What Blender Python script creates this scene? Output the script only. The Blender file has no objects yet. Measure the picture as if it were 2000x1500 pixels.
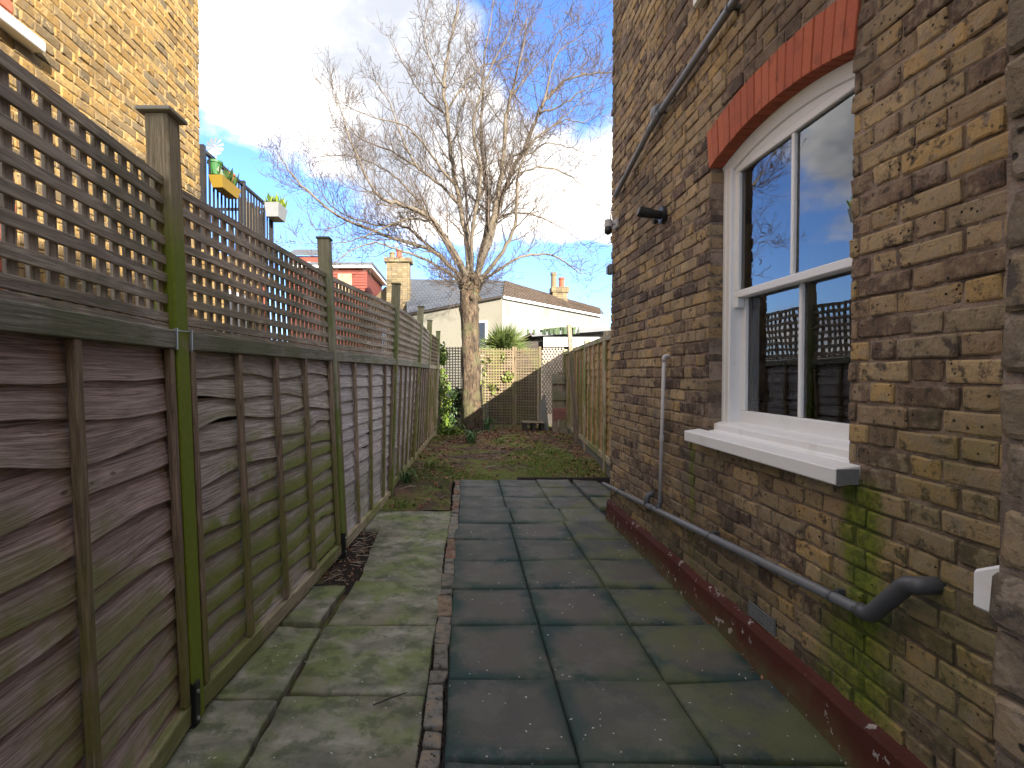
import bpy, bmesh, math, random
from mathutils import Vector, Matrix, noise as mnoise
random.seed(7)
R = random.Random(11)
PI = math.pi
sc = bpy.context.scene
C = sc.collection

# ------------------------------------------------------------------ camera
FPX, CX, CY, HC = 1014.0, 900.0, 750.0, 1.43          # focal length and principal point in photo pixels, eye height
PITCH = math.atan(20 / FPX)
cam_d = bpy.data.cameras.new('camera'); cam = bpy.data.objects.new('camera', cam_d); C.objects.link(cam)
cam.location = (0, 0, HC); cam.rotation_euler = (PI/2 - PITCH, 0, 0)
cam_d.sensor_width = 36; cam_d.lens = 36 * FPX / 2000; cam_d.shift_x = 0.05
cam_d.clip_start = 0.02; cam_d.clip_end = 3000
sc.camera = cam
CF = Vector((0, math.cos(PITCH), -math.sin(PITCH))); CU = Vector((0, math.sin(PITCH), math.cos(PITCH)))
def ray(x, y): return CF + Vector((1,0,0))*(x-CX)/FPX - CU*(y-CY)/FPX
def atY(x, y, Y): d = ray(x, y); return Vector((0,0,HC)) + d*(Y/d.y)
def proj(P):
    v = Vector(P) - Vector((0,0,HC)); d = v.dot(CF)
    if d < .05: return None
    return CX + FPX*v.x/d, CY - FPX*v.dot(CU)/d, d

# ------------------------------------------------------------------ light
SUN_AZ, SUN_EL = math.radians(180-28), math.radians(20)   # from +Y clockwise
sv = Vector((math.sin(SUN_AZ)*math.cos(SUN_EL), math.cos(SUN_AZ)*math.cos(SUN_EL), math.sin(SUN_EL)))
sun_d = bpy.data.lights.new('sun', 'SUN'); sun_d.energy = 2.0; sun_d.angle = math.radians(.6); sun_d.color = (1, .93, .82)
sun = bpy.data.objects.new('sun', sun_d); C.objects.link(sun); sun.location = (6, -8, 20)
sun.rotation_euler = (-sv).to_track_quat('-Z', 'Y').to_euler()
sc.view_settings.view_transform = 'Standard'; sc.view_settings.look = 'None'
sc.view_settings.exposure = 3.25; sc.view_settings.gamma = 1
w = bpy.data.worlds.new('World'); sc.world = w; w.use_nodes = True

# ------------------------------------------------------------------ node helper
class N:
    def __init__(s, tree): s.t = tree; s.n = tree.nodes; s.l = tree.links
    def new(s, typ, **kw):
        nd = s.n.new(typ)
        for k, v in kw.items(): setattr(nd, k, v)
        return nd
    def put(s, sock, v):
        if isinstance(v, bpy.types.NodeSocket): s.l.new(v, sock)
        elif isinstance(v, (tuple, list)) and len(v) == 3 and sock.type == 'RGBA': sock.default_value = (*v, 1)
        else: sock.default_value = v
    def math(s, op, a, b=0.0, c=None, clamp=False):
        nd = s.new('ShaderNodeMath', operation=op, use_clamp=clamp); s.put(nd.inputs[0], a); s.put(nd.inputs[1], b)
        if c is not None: s.put(nd.inputs[2], c)
        return nd.outputs[0]
    def mix(s, a, b, f, mode='MIX'):
        nd = s.new('ShaderNodeMix', data_type='RGBA', blend_type=mode, clamp_factor=True)
        s.put(nd.inputs[0], f); s.put(nd.inputs[6], a); s.put(nd.inputs[7], b); return nd.outputs[2]
    def ramp(s, f, stops, interp='LINEAR'):
        nd = s.new('ShaderNodeValToRGB'); e = nd.color_ramp.elements; nd.color_ramp.interpolation = interp
        while len(e) < len(stops): e.new(.5)
        for i, (p, c) in enumerate(stops):
            e[i].position = p; e[i].color = (*c, 1) if isinstance(c, (tuple, list)) else (c, c, c, 1)
        s.put(nd.inputs[0], f); return nd.outputs[0]
    def rng(s, v, a, b, c=0., d=1., smooth=True):
        nd = s.new('ShaderNodeMapRange', clamp=True, interpolation_type='SMOOTHSTEP' if smooth else 'LINEAR')
        for i, x in enumerate((v, a, b, c, d)): s.put(nd.inputs[i], x)
        return nd.outputs[0]
    def mapv(s, vec, scale=(1,1,1), loc=(0,0,0)):
        nd = s.new('ShaderNodeMapping'); s.put(nd.inputs[0], vec); nd.inputs[1].default_value = loc; nd.inputs[3].default_value = scale
        return nd.outputs[0]
    def noise(s, vec, scale, detail=4, rough=.55, dist=0.):
        nd = s.new('ShaderNodeTexNoise'); s.put(nd.inputs['Vector'], vec); nd.inputs['Scale'].default_value = scale
        nd.inputs['Detail'].default_value = detail; nd.inputs['Roughness'].default_value = rough; nd.inputs['Distortion'].default_value = dist
        return nd.outputs[0]
    def voro(s, vec, scale, feature='F1', out=0):
        nd = s.new('ShaderNodeTexVoronoi', feature=feature); s.put(nd.inputs['Vector'], vec); nd.inputs['Scale'].default_value = scale
        return nd.outputs[out]
    def pos(s): return s.new('ShaderNodeNewGeometry').outputs['Position']
    def objc(s): return s.new('ShaderNodeTexCoord').outputs['Object']
    def uv(s): return s.new('ShaderNodeTexCoord').outputs['UV']
    def xyz(s, v): nd = s.new('ShaderNodeSeparateXYZ'); s.put(nd.inputs[0], v); return nd.outputs
    def comb(s, x, y, z):
        nd = s.new('ShaderNodeCombineXYZ'); s.put(nd.inputs[0], x); s.put(nd.inputs[1], y); s.put(nd.inputs[2], z); return nd.outputs[0]
    def vadd(s, a, b):
        nd = s.new('ShaderNodeVectorMath', operation='ADD'); s.put(nd.inputs[0], a); s.put(nd.inputs[1], b); return nd.outputs[0]
    def rnd(s):
        a = s.new('ShaderNodeObjectInfo').outputs['Random']; b = s.new('ShaderNodeNewGeometry').outputs['Random Per Island']
        return s.math('FRACT', s.math('ADD', s.math('MULTIPLY', a, 7.31), s.math('MULTIPLY', b, 3.77)))
    def bump(s, h, strength=.5, dist=.005, normal=None):
        nd = s.new('ShaderNodeBump'); s.put(nd.inputs['Height'], h); nd.inputs['Strength'].default_value = strength; nd.inputs['Distance'].default_value = dist
        if normal: s.put(nd.inputs['Normal'], normal)
        return nd.outputs[0]
MATS = {}
def material(name, fn):
    m = bpy.data.materials.new(name); m.use_nodes = True; n = N(m.node_tree)
    bs = n.n['Principled BSDF']; bs.inputs['Roughness'].default_value = .85; bs.inputs['Specular IOR Level'].default_value = .3
    r = fn(n, bs) or {}
    for k, v in r.items(): n.put(bs.inputs[k], v)
    MATS[name] = m; return m

# ------------------------------------------------------------------ sky: physical blue sky with drifting cloud
n = N(w.node_tree); bg = n.n['Background']
sky = n.new('ShaderNodeTexSky', sky_type='NISHITA', sun_disc=False, sun_elevation=SUN_EL, sun_rotation=SUN_AZ)
sky.dust_density = .6; sky.air_density = 1.0; sky.ozone_density = 1.6
tc = n.new('ShaderNodeTexCoord').outputs['Generated']
o = n.xyz(tc)
zz = n.math('ADD', n.math('MAXIMUM', o[2], 0.0), .32)
pl = n.comb(n.math('DIVIDE', o[0], zz), n.math('DIVIDE', o[1], zz), 0.0)
CLOUD_LOC = (1.3, .4, 2.2)
big = n.noise(n.mapv(pl, (1,1,1), CLOUD_LOC), 1.25, 7, .52, .35)
fine = n.noise(n.mapv(pl, (1,1,1), (4.1, 2.2, .7)), 4.5, 6, .6)
cl = n.math('ADD', n.math('MULTIPLY', big, .76), n.math('MULTIPLY', fine, .24))
low = n.rng(o[2], .02, .3, -.05, 0.)
def blob(x, y, r, amt):                               # where cloud banks and gaps stand in this sky
    dv = n.new('ShaderNodeVectorMath', operation='DISTANCE'); n.put(dv.inputs[0], tc); dv.inputs[1].default_value = ray(x, y).normalized(); return n.rng(dv.outputs['Value'], 0., r, amt, 0.)
for q in ((520,20,.45,.22), (780,160,.30,.16), (1170,330,.20,.16), (960,330,.22,.10), (470,350,.31,-.30), (1120,50,.31,-.34), (620,420,.24,-.14), (1150,560,.25,-.2), (850,480,.25,-.12)): low = n.math('ADD', low, blob(*q))
den = n.rng(n.math('ADD', cl, low), .41, .52)
shade = n.noise(n.mapv(pl, (1,1,1), (3.1, 7.4, 5.2)), 1.6, 5, .55)
ccol = n.mix((.78, .81, .88), (2.6, 2.46, 2.25), n.rng(n.math('ADD', n.math('MULTIPLY', shade, .7), n.math('MULTIPLY', fine, .3)), .40, .62))
blue = n.mix(sky.outputs[0], (.20, .27, .43), 1., 'MULTIPLY')
n.put(bg.inputs[0], n.mix(blue, ccol, n.math('MULTIPLY', den, .96)))
bg.inputs[1].default_value = .115

# ------------------------------------------------------------------ mesh helper
class MB:
    def __init__(s): s.v = []; s.f = []; s.uv = []; s.mi = []
    def add(s, vs, fs, uvs=None, mi=0):
        b = len(s.v); s.v += [tuple(q) for q in vs]
        for i, f in enumerate(fs):
            s.f.append(tuple(b+k for k in f)); s.uv.append(uvs[i] if uvs else [(0, 0)]*len(f)); s.mi.append(mi)
    def box(s, lo, hi, M=None, bev=0, mi=0):
        """box with uv running along its longest side"""
        lo = Vector(lo); hi = Vector(hi); d = hi-lo; ax = max(range(3), key=lambda k: d[k])
        P = [Vector((x, y, z)) for z in (lo.z, hi.z) for y in (lo.y, hi.y) for x in (lo.x, hi.x)]
        F = [(0,2,3,1), (4,5,7,6), (0,1,5,4), (2,6,7,3), (0,4,6,2), (1,3,7,5)]
        oth = [k for k in range(3) if k != ax]
        uvs = [[(P[i][ax], P[i][oth[0]]+P[i][oth[1]]) for i in f] for f in F]
        if M is not None: P = [M @ q for q in P]
        s.add(P, F, uvs, mi)
    def tube(s, pts, rads, sides=8, cap=True, mi=0):
        pts = [Vector(q) for q in pts]; nn = len(pts)
        if not isinstance(rads, (list, tuple)): rads = [rads]*nn
        rings = []; prev = None; L = 0; us = []
        for i, p in enumerate(pts):
            t = (pts[min(i+1, nn-1)] - pts[max(i-1, 0)])
            t = t.normalized() if t.length > 1e-9 else Vector((0,0,1))
            if prev is None: a = t.orthogonal().normalized()
            else:
                a = prev - t*prev.dot(t); a = a.normalized() if a.length > 1e-6 else t.orthogonal().normalized()
            prev = a; b = t.cross(a)
            if i: L += (p-pts[i-1]).length
            us.append(L)
            rings.append([p + (a*math.cos(2*PI*k/sides)+b*math.sin(2*PI*k/sides))*rads[i] for k in range(sides)])
        vs = [q for r in rings for q in r]; fs = []; uvs = []
        for i in range(nn-1):
            for k in range(sides):
                k2 = (k+1) % sides
                fs.append((i*sides+k, i*sides+k2, (i+1)*sides+k2, (i+1)*sides+k))
                uvs.append([(us[i], k/sides), (us[i], (k+1)/sides), (us[i+1], (k+1)/sides), (us[i+1], k/sides)])
        if cap:
            fs.append(tuple(reversed(range(sides)))); uvs.append([(0,0)]*sides)
            fs.append(tuple((nn-1)*sides+k for k in range(sides))); uvs.append([(0,0)]*sides)
        s.add(vs, fs, uvs, mi)
    def lathe(s, prof, centre, sides=16, mi=0):
        c = Vector(centre); vs = []; fs = []
        for r, z in prof: vs += [c+Vector((r*math.cos(2*PI*k/sides), r*math.sin(2*PI*k/sides), z)) for k in range(sides)]
        for i in range(len(prof)-1):
            for k in range(sides): fs.append((i*sides+k, i*sides+(k+1) % sides, (i+1)*sides+(k+1) % sides, (i+1)*sides+k))
        fs.append(tuple(reversed(range(sides)))); fs.append(tuple((len(prof)-1)*sides+k for k in range(sides)))
        s.add(vs, fs, None, mi)
    def prism(s, poly, d, mi=0):
        """closed polygon (3d points) pushed along vector d"""
        d = Vector(d); a = [Vector(p) for p in poly]; m = len(a)
        s.add(a+[p+d for p in a], [tuple(range(m)), tuple(reversed(range(m, 2*m)))] + [(i, i+m, (i+1) % m+m, (i+1) % m) for i in range(m)], None, mi)
    def mesh(s, name, mats, smooth=False, fix=True):
        me = bpy.data.meshes.new(name); me.from_pydata(s.v, [], s.f)
        uvl = me.uv_layers.new(name='UVMap'); flat = []
        for u in s.uv:
            for q in u: flat += [q[0], q[1]]
        uvl.data.foreach_set('uv', flat)
        for m in (mats if isinstance(mats, (list, tuple)) else [mats]): me.materials.append(MATS[m] if isinstance(m, str) else m)
        if max(s.mi, default=0): me.polygons.foreach_set('material_index', s.mi)
        if fix:
            bm = bmesh.new(); bm.from_mesh(me); bmesh.ops.recalc_face_normals(bm, faces=bm.faces); bm.to_mesh(me); bm.free()
        if smooth: me.polygons.foreach_set('use_smooth', [True]*len(me.polygons))
        me.update(); return me
    def build(s, name, mats, parent=None, smooth=False, bevel=0, fix=True, seg=1):
        return obj(name, s.mesh(name, mats, smooth, fix), parent, bevel, seg)
def obj(name, me, parent=None, bevel=0, seg=1):
    o = bpy.data.objects.new(name, me); C.objects.link(o); o.parent = parent
    if parent is not None: o.matrix_parent_inverse = parent.matrix_world.inverted() if parent.get('_moved') else Matrix()
    if bevel:
        b = o.modifiers.new('bevel', 'BEVEL'); b.width = bevel; b.segments = seg; b.limit_method = 'ANGLE'
    return o
def tag(o, label=None, cat=None, group=None, kind=None):
    for k, v in (('label', label), ('category', cat), ('group', group), ('kind', kind)):
        if v: o[k] = v
    return o
def thing(name, label, cat, group=None):
    o = bpy.data.objects.new(name, None); C.objects.link(o); return tag(o, label, cat, group)
def boxobj(name, lo, hi, m, parent=None, bevel=0, M=None):
    b = MB(); b.box(lo, hi, M); return b.build(name, m, parent, bevel=bevel)

# ------------------------------------------------------------------ materials
def algae_masks(n):
    """green growth on the shaded brick wall: two runs under the ends of the window sill and a haze near them"""
    p = n.xyz(n.pos()); wv = n.noise(n.pos(), 5, 5, .65)
    y = n.math('ADD', p[1], n.math('MULTIPLY', n.math('SUBTRACT', wv, .5), .16))
    def band(c, hw, soft): return n.rng(n.math('ABSOLUTE', n.math('SUBTRACT', y, c)), hw, hw+soft, 1., 0.)
    run = n.math('MULTIPLY', band(1.855, .045, .08), n.rng(p[2], 1.0, 1.08, 1., 0.))
    wide = n.math('MULTIPLY', band(1.88, .09, .17), n.math('MULTIPLY', n.rng(p[2], .42, .80, .9, 0.), n.rng(p[2], .15, .25)))
    run2 = n.math('MULTIPLY', n.math('MULTIPLY', band(3.22, .012, .05), n.rng(p[2], .95, 1.06, 1., 0.)), n.rng(p[2], .35, .7, .25, .75))
    haze = n.math('MULTIPLY', n.math('MULTIPLY', n.rng(y, 2.0, 1.6), n.rng(p[2], 1.5, 1.05)), n.rng(p[2], .1, .5, .3, .62))
    foot = n.rng(p[2], .55, .2, 0., .38)
    spots = n.rng(n.noise(n.pos(), 3.1, 5, .6), .5, .66)
    a = n.math('MAXIMUM', n.math('MAXIMUM', run, wide), run2)
    a = n.math('MULTIPLY', a, n.rng(n.noise(n.pos(), 26, 4, .6), .25, .5, .5, 1.))
    inside = n.rng(p[0], .9, 1.2)      # the run marks belong to the long wall only
    a = n.math('MULTIPLY', a, inside)
    hz = n.math('MULTIPLY', n.math('MAXIMUM', n.math('MULTIPLY', haze, inside), foot), n.math('ADD', n.math('MULTIPLY', spots, .6), .4))
    return a, hz
def brick_mat(palette, dirt=.5, algae=True, dull=(.06,.048,.04), smear=(.30,.235,.18)):
    def fn(n, bs):
        r = n.rnd(); P = n.pos(); v = n.vadd(P, n.comb(n.math('MULTIPLY', r, 9.), n.math('MULTIPLY', r, 5.), 0.))
        c = n.ramp(r, palette)
        m1 = n.noise(v, 15, 6, .68); m2 = n.noise(v, 70, 5, .7); m3 = n.noise(P, 1.1, 4, .6)
        c = n.mix(c, tuple(min(.6, x*1.25) for x in palette[len(palette)//2][1]), n.rng(m1, .50, .62, 0., .75))
        c = n.mix(c, dull, n.rng(m1, .47, .36, 0., .9))
        c = n.mix(c, smear, n.rng(n.noise(n.vadd(v, (3., 8., 2.)), 9, 6, .7, .5), .56, .64, 0., .65))
        c = n.mix(c, dull, n.rng(n.noise(v, 33, 5, .7), .56, .66, 0., .6))
        c = n.mix(c, (1.25,1.2,1.1), n.rng(m2, .5, .75, 0., .4), 'MULTIPLY')
        c = n.mix(c, dull, n.rng(m3, .48, .62, 0., dirt))
        pits = n.math('MULTIPLY', n.rng(n.voro(v, 38), .11, .20, 1., 0.), n.rng(n.noise(v, 11, 2), .5, .58))
        c = n.mix(c, (.018,.014,.012), n.math('MULTIPLY', pits, .9))
        if algae:
            a, hz = algae_masks(n)
            c = n.mix(c, (.13,.135,.045), hz)
            c = n.mix(c, n.mix((.07,.105,.010), (.165,.20,.018), n.rng(n.noise(P, 30, 4, .6), .35, .65)), n.math('MULTIPLY', a, .92))
        h = n.math('ADD', n.math('MULTIPLY', m1, .9), n.math('MULTIPLY', m2, .45)); h = n.math('SUBTRACT', h, n.math('MULTIPLY', pits, 1.3))
        return {'Base Color': c, 'Roughness': .92, 'Normal': n.bump(h, .9, .010)}
    return fn
STOCK = [(0, (.085,.055,.042)), (.12, (.15,.10,.07)), (.25, (.32,.225,.12)), (.38, (.43,.285,.12)), (.50, (.25,.195,.125)), (.62, (.37,.265,.145)), (.74, (.16,.105,.08)), (.87, (.46,.335,.18)), (1, (.20,.125,.09))]
material('stock_brick', brick_mat(STOCK))
DARK_STOCK = [(0, (.09,.07,.052)), (.5, (.17,.13,.09)), (1, (.24,.175,.105))]  # darker range of brick colours for the return wall
material('dark_brick', brick_mat(DARK_STOCK, .75))
YEL = [(0, (.10,.075,.043)), (.2, (.255,.145,.038)), (.45, (.32,.19,.052)), (.62, (.13,.10,.06)), (.8, (.28,.165,.047)), (1, (.335,.22,.073))]
EDGE = [(0, (.15,.14,.12)), (.35, (.20,.19,.165)), (.55, (.17,.16,.135)), (.7, (.24,.175,.11)), (.85, (.22,.115,.08)), (1, (.18,.10,.075))]
material('edging_stone', brick_mat(EDGE, .3, False, (.07,.065,.045), (.2,.19,.16)))
material('yellow_brick', brick_mat(YEL, .16, False, (.17,.125,.07), (.50,.34,.145)))
def f_mortar(col, algae):
    def fn(n, bs):
        P = n.pos(); c = n.mix(col, tuple(x*.5 for x in col), n.rng(n.noise(P, 7, 6, .65), .42, .58))
        c = n.mix(c, tuple(min(1, x*1.6) for x in col), n.rng(n.noise(P, 55, 4, .6), .58, .75, 0., .6))
        if algae:
            a, hz = algae_masks(n); c = n.mix(c, (.07,.075,.03), n.math('MULTIPLY', hz, .8)); c = n.mix(c, (.075,.105,.012), n.math('MULTIPLY', a, .9))
        return {'Base Color': c, 'Roughness': .95, 'Normal': n.bump(n.math('ADD', n.noise(P, 45, 6, .7), n.noise(P, 9, 4)), 1., .012)}
    return fn
material('mortar', f_mortar((.30,.225,.175), True))
material('pale_mortar', f_mortar((.43,.29,.12), False))
def f_red(n, bs):
    r = n.rnd(); P = n.pos(); c = n.ramp(r, [(0, (.34,.085,.045)), (.5, (.43,.115,.055)), (1, (.36,.105,.06))])
    c = n.mix(c, (.20,.06,.04), n.rng(n.noise(P, 14, 5, .65), .5, .72, 0., .7)); c = n.mix(c, (.46,.2,.13), n.rng(n.noise(P, 60, 4), .6, .75, 0., .5))
    return {'Base Color': c, 'Normal': n.bump(n.noise(P, 80, 5, .65), .5, .004)}
material('red_brick', f_red)
def f_white(n, bs):
    P = n.pos(); c = n.mix((.80,.80,.80), (.60,.58,.53), n.rng(n.noise(P, 9, 6, .7), .54, .76, 0., .5))
    c = n.mix(c, (.42,.40,.36), n.rng(n.noise(n.mapv(P, (1,1,.25)), 60, 4, .7), .66, .78, 0., .4))
    return {'Base Color': c, 'Roughness': .45, 'Normal': n.bump(n.noise(P, 25, 5, .6), .25, .004)}
material('white_paint', f_white)
def f_glass(n, bs):
    gl = n.new('ShaderNodeBsdfGlossy'); gl.inputs['Roughness'].default_value = .0; n.put(gl.inputs['Color'], (.95,.97,1))
    tr = n.new('ShaderNodeBsdfTransparent'); n.put(tr.inputs['Color'], (.86,.9,.9))
    fr = n.new('ShaderNodeFresnel'); fr.inputs['IOR'].default_value = 1.9
    bmp = n.bump(n.noise(n.pos(), 3.0, 2), .05, .02); n.put(gl.inputs['Normal'], bmp)
    mx = n.new('ShaderNodeMixShader'); n.put(mx.inputs[0], fr.outputs[0]); n.l.new(tr.outputs[0], mx.inputs[1]); n.l.new(gl.outputs[0], mx.inputs[2])
    n.l.new(mx.outputs[0], n.n['Material Output'].inputs[0])
material('glass', f_glass)
def plain(name, col, rough=.6, var=.25, scale=20, spec=.3, metal=0., bump=.2):
    def fn(n, bs):
        P = n.pos(); c = n.mix(tuple(x*(1-var) for x in col), tuple(min(1, x*(1+var)) for x in col), n.noise(P, scale, 5, .65))
        c = n.mix(c, tuple(x*.55 for x in col), n.rng(n.noise(P, scale*.3, 5, .6), .52, .75, 0., var*1.6))
        return {'Base Color': c, 'Roughness': rough, 'Specular IOR Level': spec, 'Metallic': metal, 'Normal': n.bump(n.noise(P, scale*3, 4), bump, .004)}
    return material(name, fn)
plain('grey_plastic', (.17,.175,.19), .38, .14, 14, .5, 0, .05)
plain('dark_grey_plastic', (.085,.09,.10), .42, .12, 14, .5, 0, .05)
plain('pale_plastic', (.48,.46,.46), .5, .14, 20, .4, 0, .05)
plain('black_metal', (.012,.012,.014), .4, .2, 30, .5)
plain('galvanised', (.42,.44,.45), .4, .2, 30, .5, .6)
plain('cement_grey', (.22,.22,.215), .9, .2, 30)
plain('plaster', (.75,.75,.72), .9, .1, 6)
plain('kitchen_dark', (.025,.025,.027), .4, .2, 10)
plain('appliance', (.62,.60,.55), .4, .1, 6)
def f_plinth(n, bs):
    P = n.pos(); z = n.xyz(P)[2]
    nn = n.noise(P, 3.2, 6, .62); c = n.mix((.105,.021,.016), (.07,.024,.016), n.noise(P, 4, 5, .6))
    low = n.math('ADD', z, n.math('MULTIPLY', n.math('SUBTRACT', nn, .5), .34))
    c = n.mix(c, (.115,.075,.038), n.rng(low, .16, .02, 0., .85))
    c = n.mix(c, (.10,.105,.045), n.math('MULTIPLY', n.rng(low, .11, .0), n.rng(n.noise(P, 9, 5), .42, .6)))
    chip = n.math('MULTIPLY', n.rng(n.noise(P, 17, 4, .62), .62, .635), n.rng(n.noise(P, 2.3, 3), .44, .54))
    c = n.mix(c, (.42,.37,.34), chip)
    h = n.math('SUBTRACT', n.math('MULTIPLY', n.noise(P, 20, 5), .4), n.math('MULTIPLY', chip, .6))
    return {'Base Color': c, 'Roughness': .62, 'Normal': n.bump(h, .6, .008)}
material('red_plinth_paint', f_plinth)
def wood(name, base, dark, light, green=(.085,.110,.016), ga=.5, edge=True, gz=None, gscale=1.6):
    lift = 1.35 if name in ('board_tan', 'board_orange') else (2.6 if name.startswith('board') else 2.2)
    base, dark, light, green = (tuple(x*lift for x in q) for q in (base, dark, light, green))
    def fn(n, bs):
        P = n.pos(); u = n.xyz(n.uv()); r = n.new('ShaderNodeObjectInfo').outputs['Random']
        g = n.comb(n.math('ADD', n.math('MULTIPLY', u[0], 1.6), n.math('MULTIPLY', r, 37.)), n.math('MULTIPLY', u[1], 34. if not edge else 9.), n.math('MULTIPLY', r, 11.))
        gr = n.noise(g, 2.2, 7, .68, 1.2); gr2 = n.noise(n.mapv(g, (2.5,6,1)), 3., 5, .7, .3)
        c = n.ramp(gr, [(.38, dark), (.5, base), (.62, light)])
        c = n.mix(c, tuple(x*.35 for x in dark), n.rng(gr2, .56, .70, 0., .8))
        c = n.mix(c, (1.5,1.45,1.4), n.rng(n.noise(P, 2.3, 4, .6), .5, .75, 0., .45), 'MULTIPLY')
        c = n.mix(c, (.6,.58,.58), n.rng(r, .0, 1., 0., .5), 'MULTIPLY')
        kn = n.comb(n.math('ADD', n.math('MULTIPLY', u[0], 2.1), n.math('MULTIPLY', r, 91.)), n.math('ADD', n.math('MULTIPLY', u[1], .8 if edge else 6.), n.math('MULTIPLY', r, 13.)), 0.)
        kd = n.voro(kn, 1.5); c = n.mix(c, tuple(x*.45 for x in dark), n.rng(kd, .07, .03, 0., .8))
        m = n.rng(n.noise(P, gscale, 5, .62), .52-.17*ga, .63-.17*ga)
        if edge: m = n.math('MULTIPLY', m, n.rng(n.math('ADD', u[1], n.math('MULTIPLY', n.math('SUBTRACT', n.noise(P, 6, 4), .5), .7)), .75, .15, .15, 1.))
        if gz: m = n.math('MULTIPLY', m, n.rng(n.xyz(P)[2], gz[0], gz[1], gz[2], gz[3]))
        c = n.mix(c, n.mix(tuple(x*.55 for x in green), green, n.noise(P, 40, 4, .6)), n.math('MULTIPLY', m, min(1, ga*1.3)))
        return {'Base Color': c, 'Roughness': .88, 'Normal': n.bump(n.math('ADD', n.math('MULTIPLY', gr2, .8), gr), .55, .005)}
    return material(name, fn)
wood('board_pink', (.190,.142,.128), (.10,.070,.062), (.29,.228,.21), (.10,.125,.016), ga=.5, gz=(1.35,.85,.15,1.))
wood('board_green_grey', (.185,.160,.140), (.105,.085,.075), (.30,.275,.26), (.105,.118,.030), ga=.8, gz=(1.35,.85,.2,1.))
wood('board_grey', (.195,.178,.172), (.115,.102,.098), (.30,.285,.285), (.10,.11,.04), ga=.42, gz=(.7,.3,0.,1.))
wood('board_tan', (.36,.22,.115), (.22,.13,.07), (.46,.30,.17), ga=.2)
wood('board_orange', (.33,.19,.085), (.21,.115,.05), (.42,.26,.12), (.21,.17,.03), ga=.72, gz=(1.7,.5,.1,1.), gscale=.7)
wood('batten', (.135,.098,.068), (.08,.056,.042), (.19,.14,.10), (.10,.10,.02), ga=.55, edge=False, gz=(1.4,.4,.15,1.))
wood('rail_green', (.125,.120,.092), (.075,.072,.056), (.18,.165,.13), (.075,.085,.03), ga=.42, edge=False)
wood('foot_rail', (.20,.165,.11), (.12,.10,.065), (.27,.23,.16), ga=.5, edge=False)
wood('trellis_slat', (.20,.165,.13), (.115,.094,.076), (.29,.25,.20), (.085,.088,.045), ga=.35, edge=False)
wood('trellis_pale', (.092,.068,.041), (.056,.041,.025), (.13,.10,.066), ga=.2, edge=False)
wood('green_post', (.16,.125,.078), (.10,.078,.05), (.22,.175,.115), (.110,.140,.014), ga=1.35, edge=False, gz=(2.2,1.85,.05,1.), gscale=4.)
wood('weathered_post', (.155,.145,.095), (.095,.09,.06), (.21,.195,.14), (.09,.115,.02), ga=.75, edge=False, gz=(2.4,1.4,.1,1.))
wood('faded_red', (.12,.055,.045), (.07,.035,.03), (.17,.085,.07), ga=.3, edge=False)
wood('old_plank', (.13,.10,.075), (.07,.055,.042), (.18,.14,.11), (.07,.085,.03), ga=.3, edge=False)
def f_rubber(n, bs):
    O = n.xyz(n.objc()); P = n.pos(); r = n.new('ShaderNodeObjectInfo').outputs['Random']
    wob = n.math('MULTIPLY', n.math('SUBTRACT', n.noise(P, 5, 5, .6), .5), .22)
    d = n.math('ADD', n.math('MAXIMUM', n.math('ABSOLUTE', O[0]), n.math('ABSOLUTE', O[1])), wob)
    c = n.mix((.105,.096,.083), (.025,.055,.048), n.rng(d, .14, .25))
    c = n.mix(c, (.045,.060,.055), n.rng(r, .3, .9, 0., .45))
    c = n.mix(c, (.14,.132,.118), n.math('MULTIPLY', n.rng(n.noise(P, 3.6, 6, .68), .48, .62), .6))
    yx = n.xyz(P); c = n.mix(c, (.12,.13,.055), n.math('MULTIPLY', n.rng(n.noise(P, 2.3, 5, .65), .44, .58), n.rng(yx[0], .4, 1.3, .12, .8)))
    dust = n.rng(yx[1], 4.2, 6.3, 0., .5); c = n.mix(c, (.19,.185,.175), n.math('MULTIPLY', dust, n.rng(n.noise(P, 3.3, 5, .65), .4, .65)))
    gr = n.noise(P, 260, 2, .6); c = n.mix(c, (.16,.16,.15), n.rng(gr, .64, .74, 0., .35)); c = n.mix(c, (.012,.013,.013), n.rng(gr, .42, .3, 0., .5))
    c = n.mix(c, (.30,.31,.29), n.math('MULTIPLY', n.rng(n.noise(n.mapv(P, (1,.13,1), (3,1,0)), 16, 3, .5), .74, .78), .35))
    return {'Base Color': c, 'Roughness': .72, 'Specular IOR Level': .35, 'Normal': n.bump(n.math('ADD', gr, n.math('MULTIPLY', n.noise(P, 22, 4), .8)), .5, .004)}
material('rubber', f_rubber)
def f_slab(n, bs):
    P = n.pos(); r = n.new('ShaderNodeObjectInfo').outputs['Random']; v = n.vadd(P, n.comb(n.math('MULTIPLY', r, 23.), n.math('MULTIPLY', r, 41.), 0.))
    riv = n.noise(n.mapv(v, (1, 1.5, 1)), 3.8, 8, .64, .5)
    c = n.ramp(riv, [(.30, (.10,.10,.075)), (.45, (.20,.196,.142)), (.56, (.28,.265,.20)), (.72, (.42,.40,.33))])
    c = n.mix(c, (.165,.14,.085), n.rng(n.noise(v, 1.7, 4), .52, .7, 0., .55))
    c = n.mix(c, (.16,.20,.050), n.math('MULTIPLY', n.rng(n.noise(v, 2.6, 6, .66), .45, .60), .72))
    c = n.mix(c, (.07,.085,.04), n.rng(n.noise(P, 8, 6, .68), .48, .62, 0., .65))
    return {'Base Color': c, 'Roughness': .8, 'Normal': n.bump(n.math('ADD', riv, n.math('MULTIPLY', n.noise(v, 60, 5, .7), .12)), .9, .012)}
material('paving_stone', f_slab)
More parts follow.
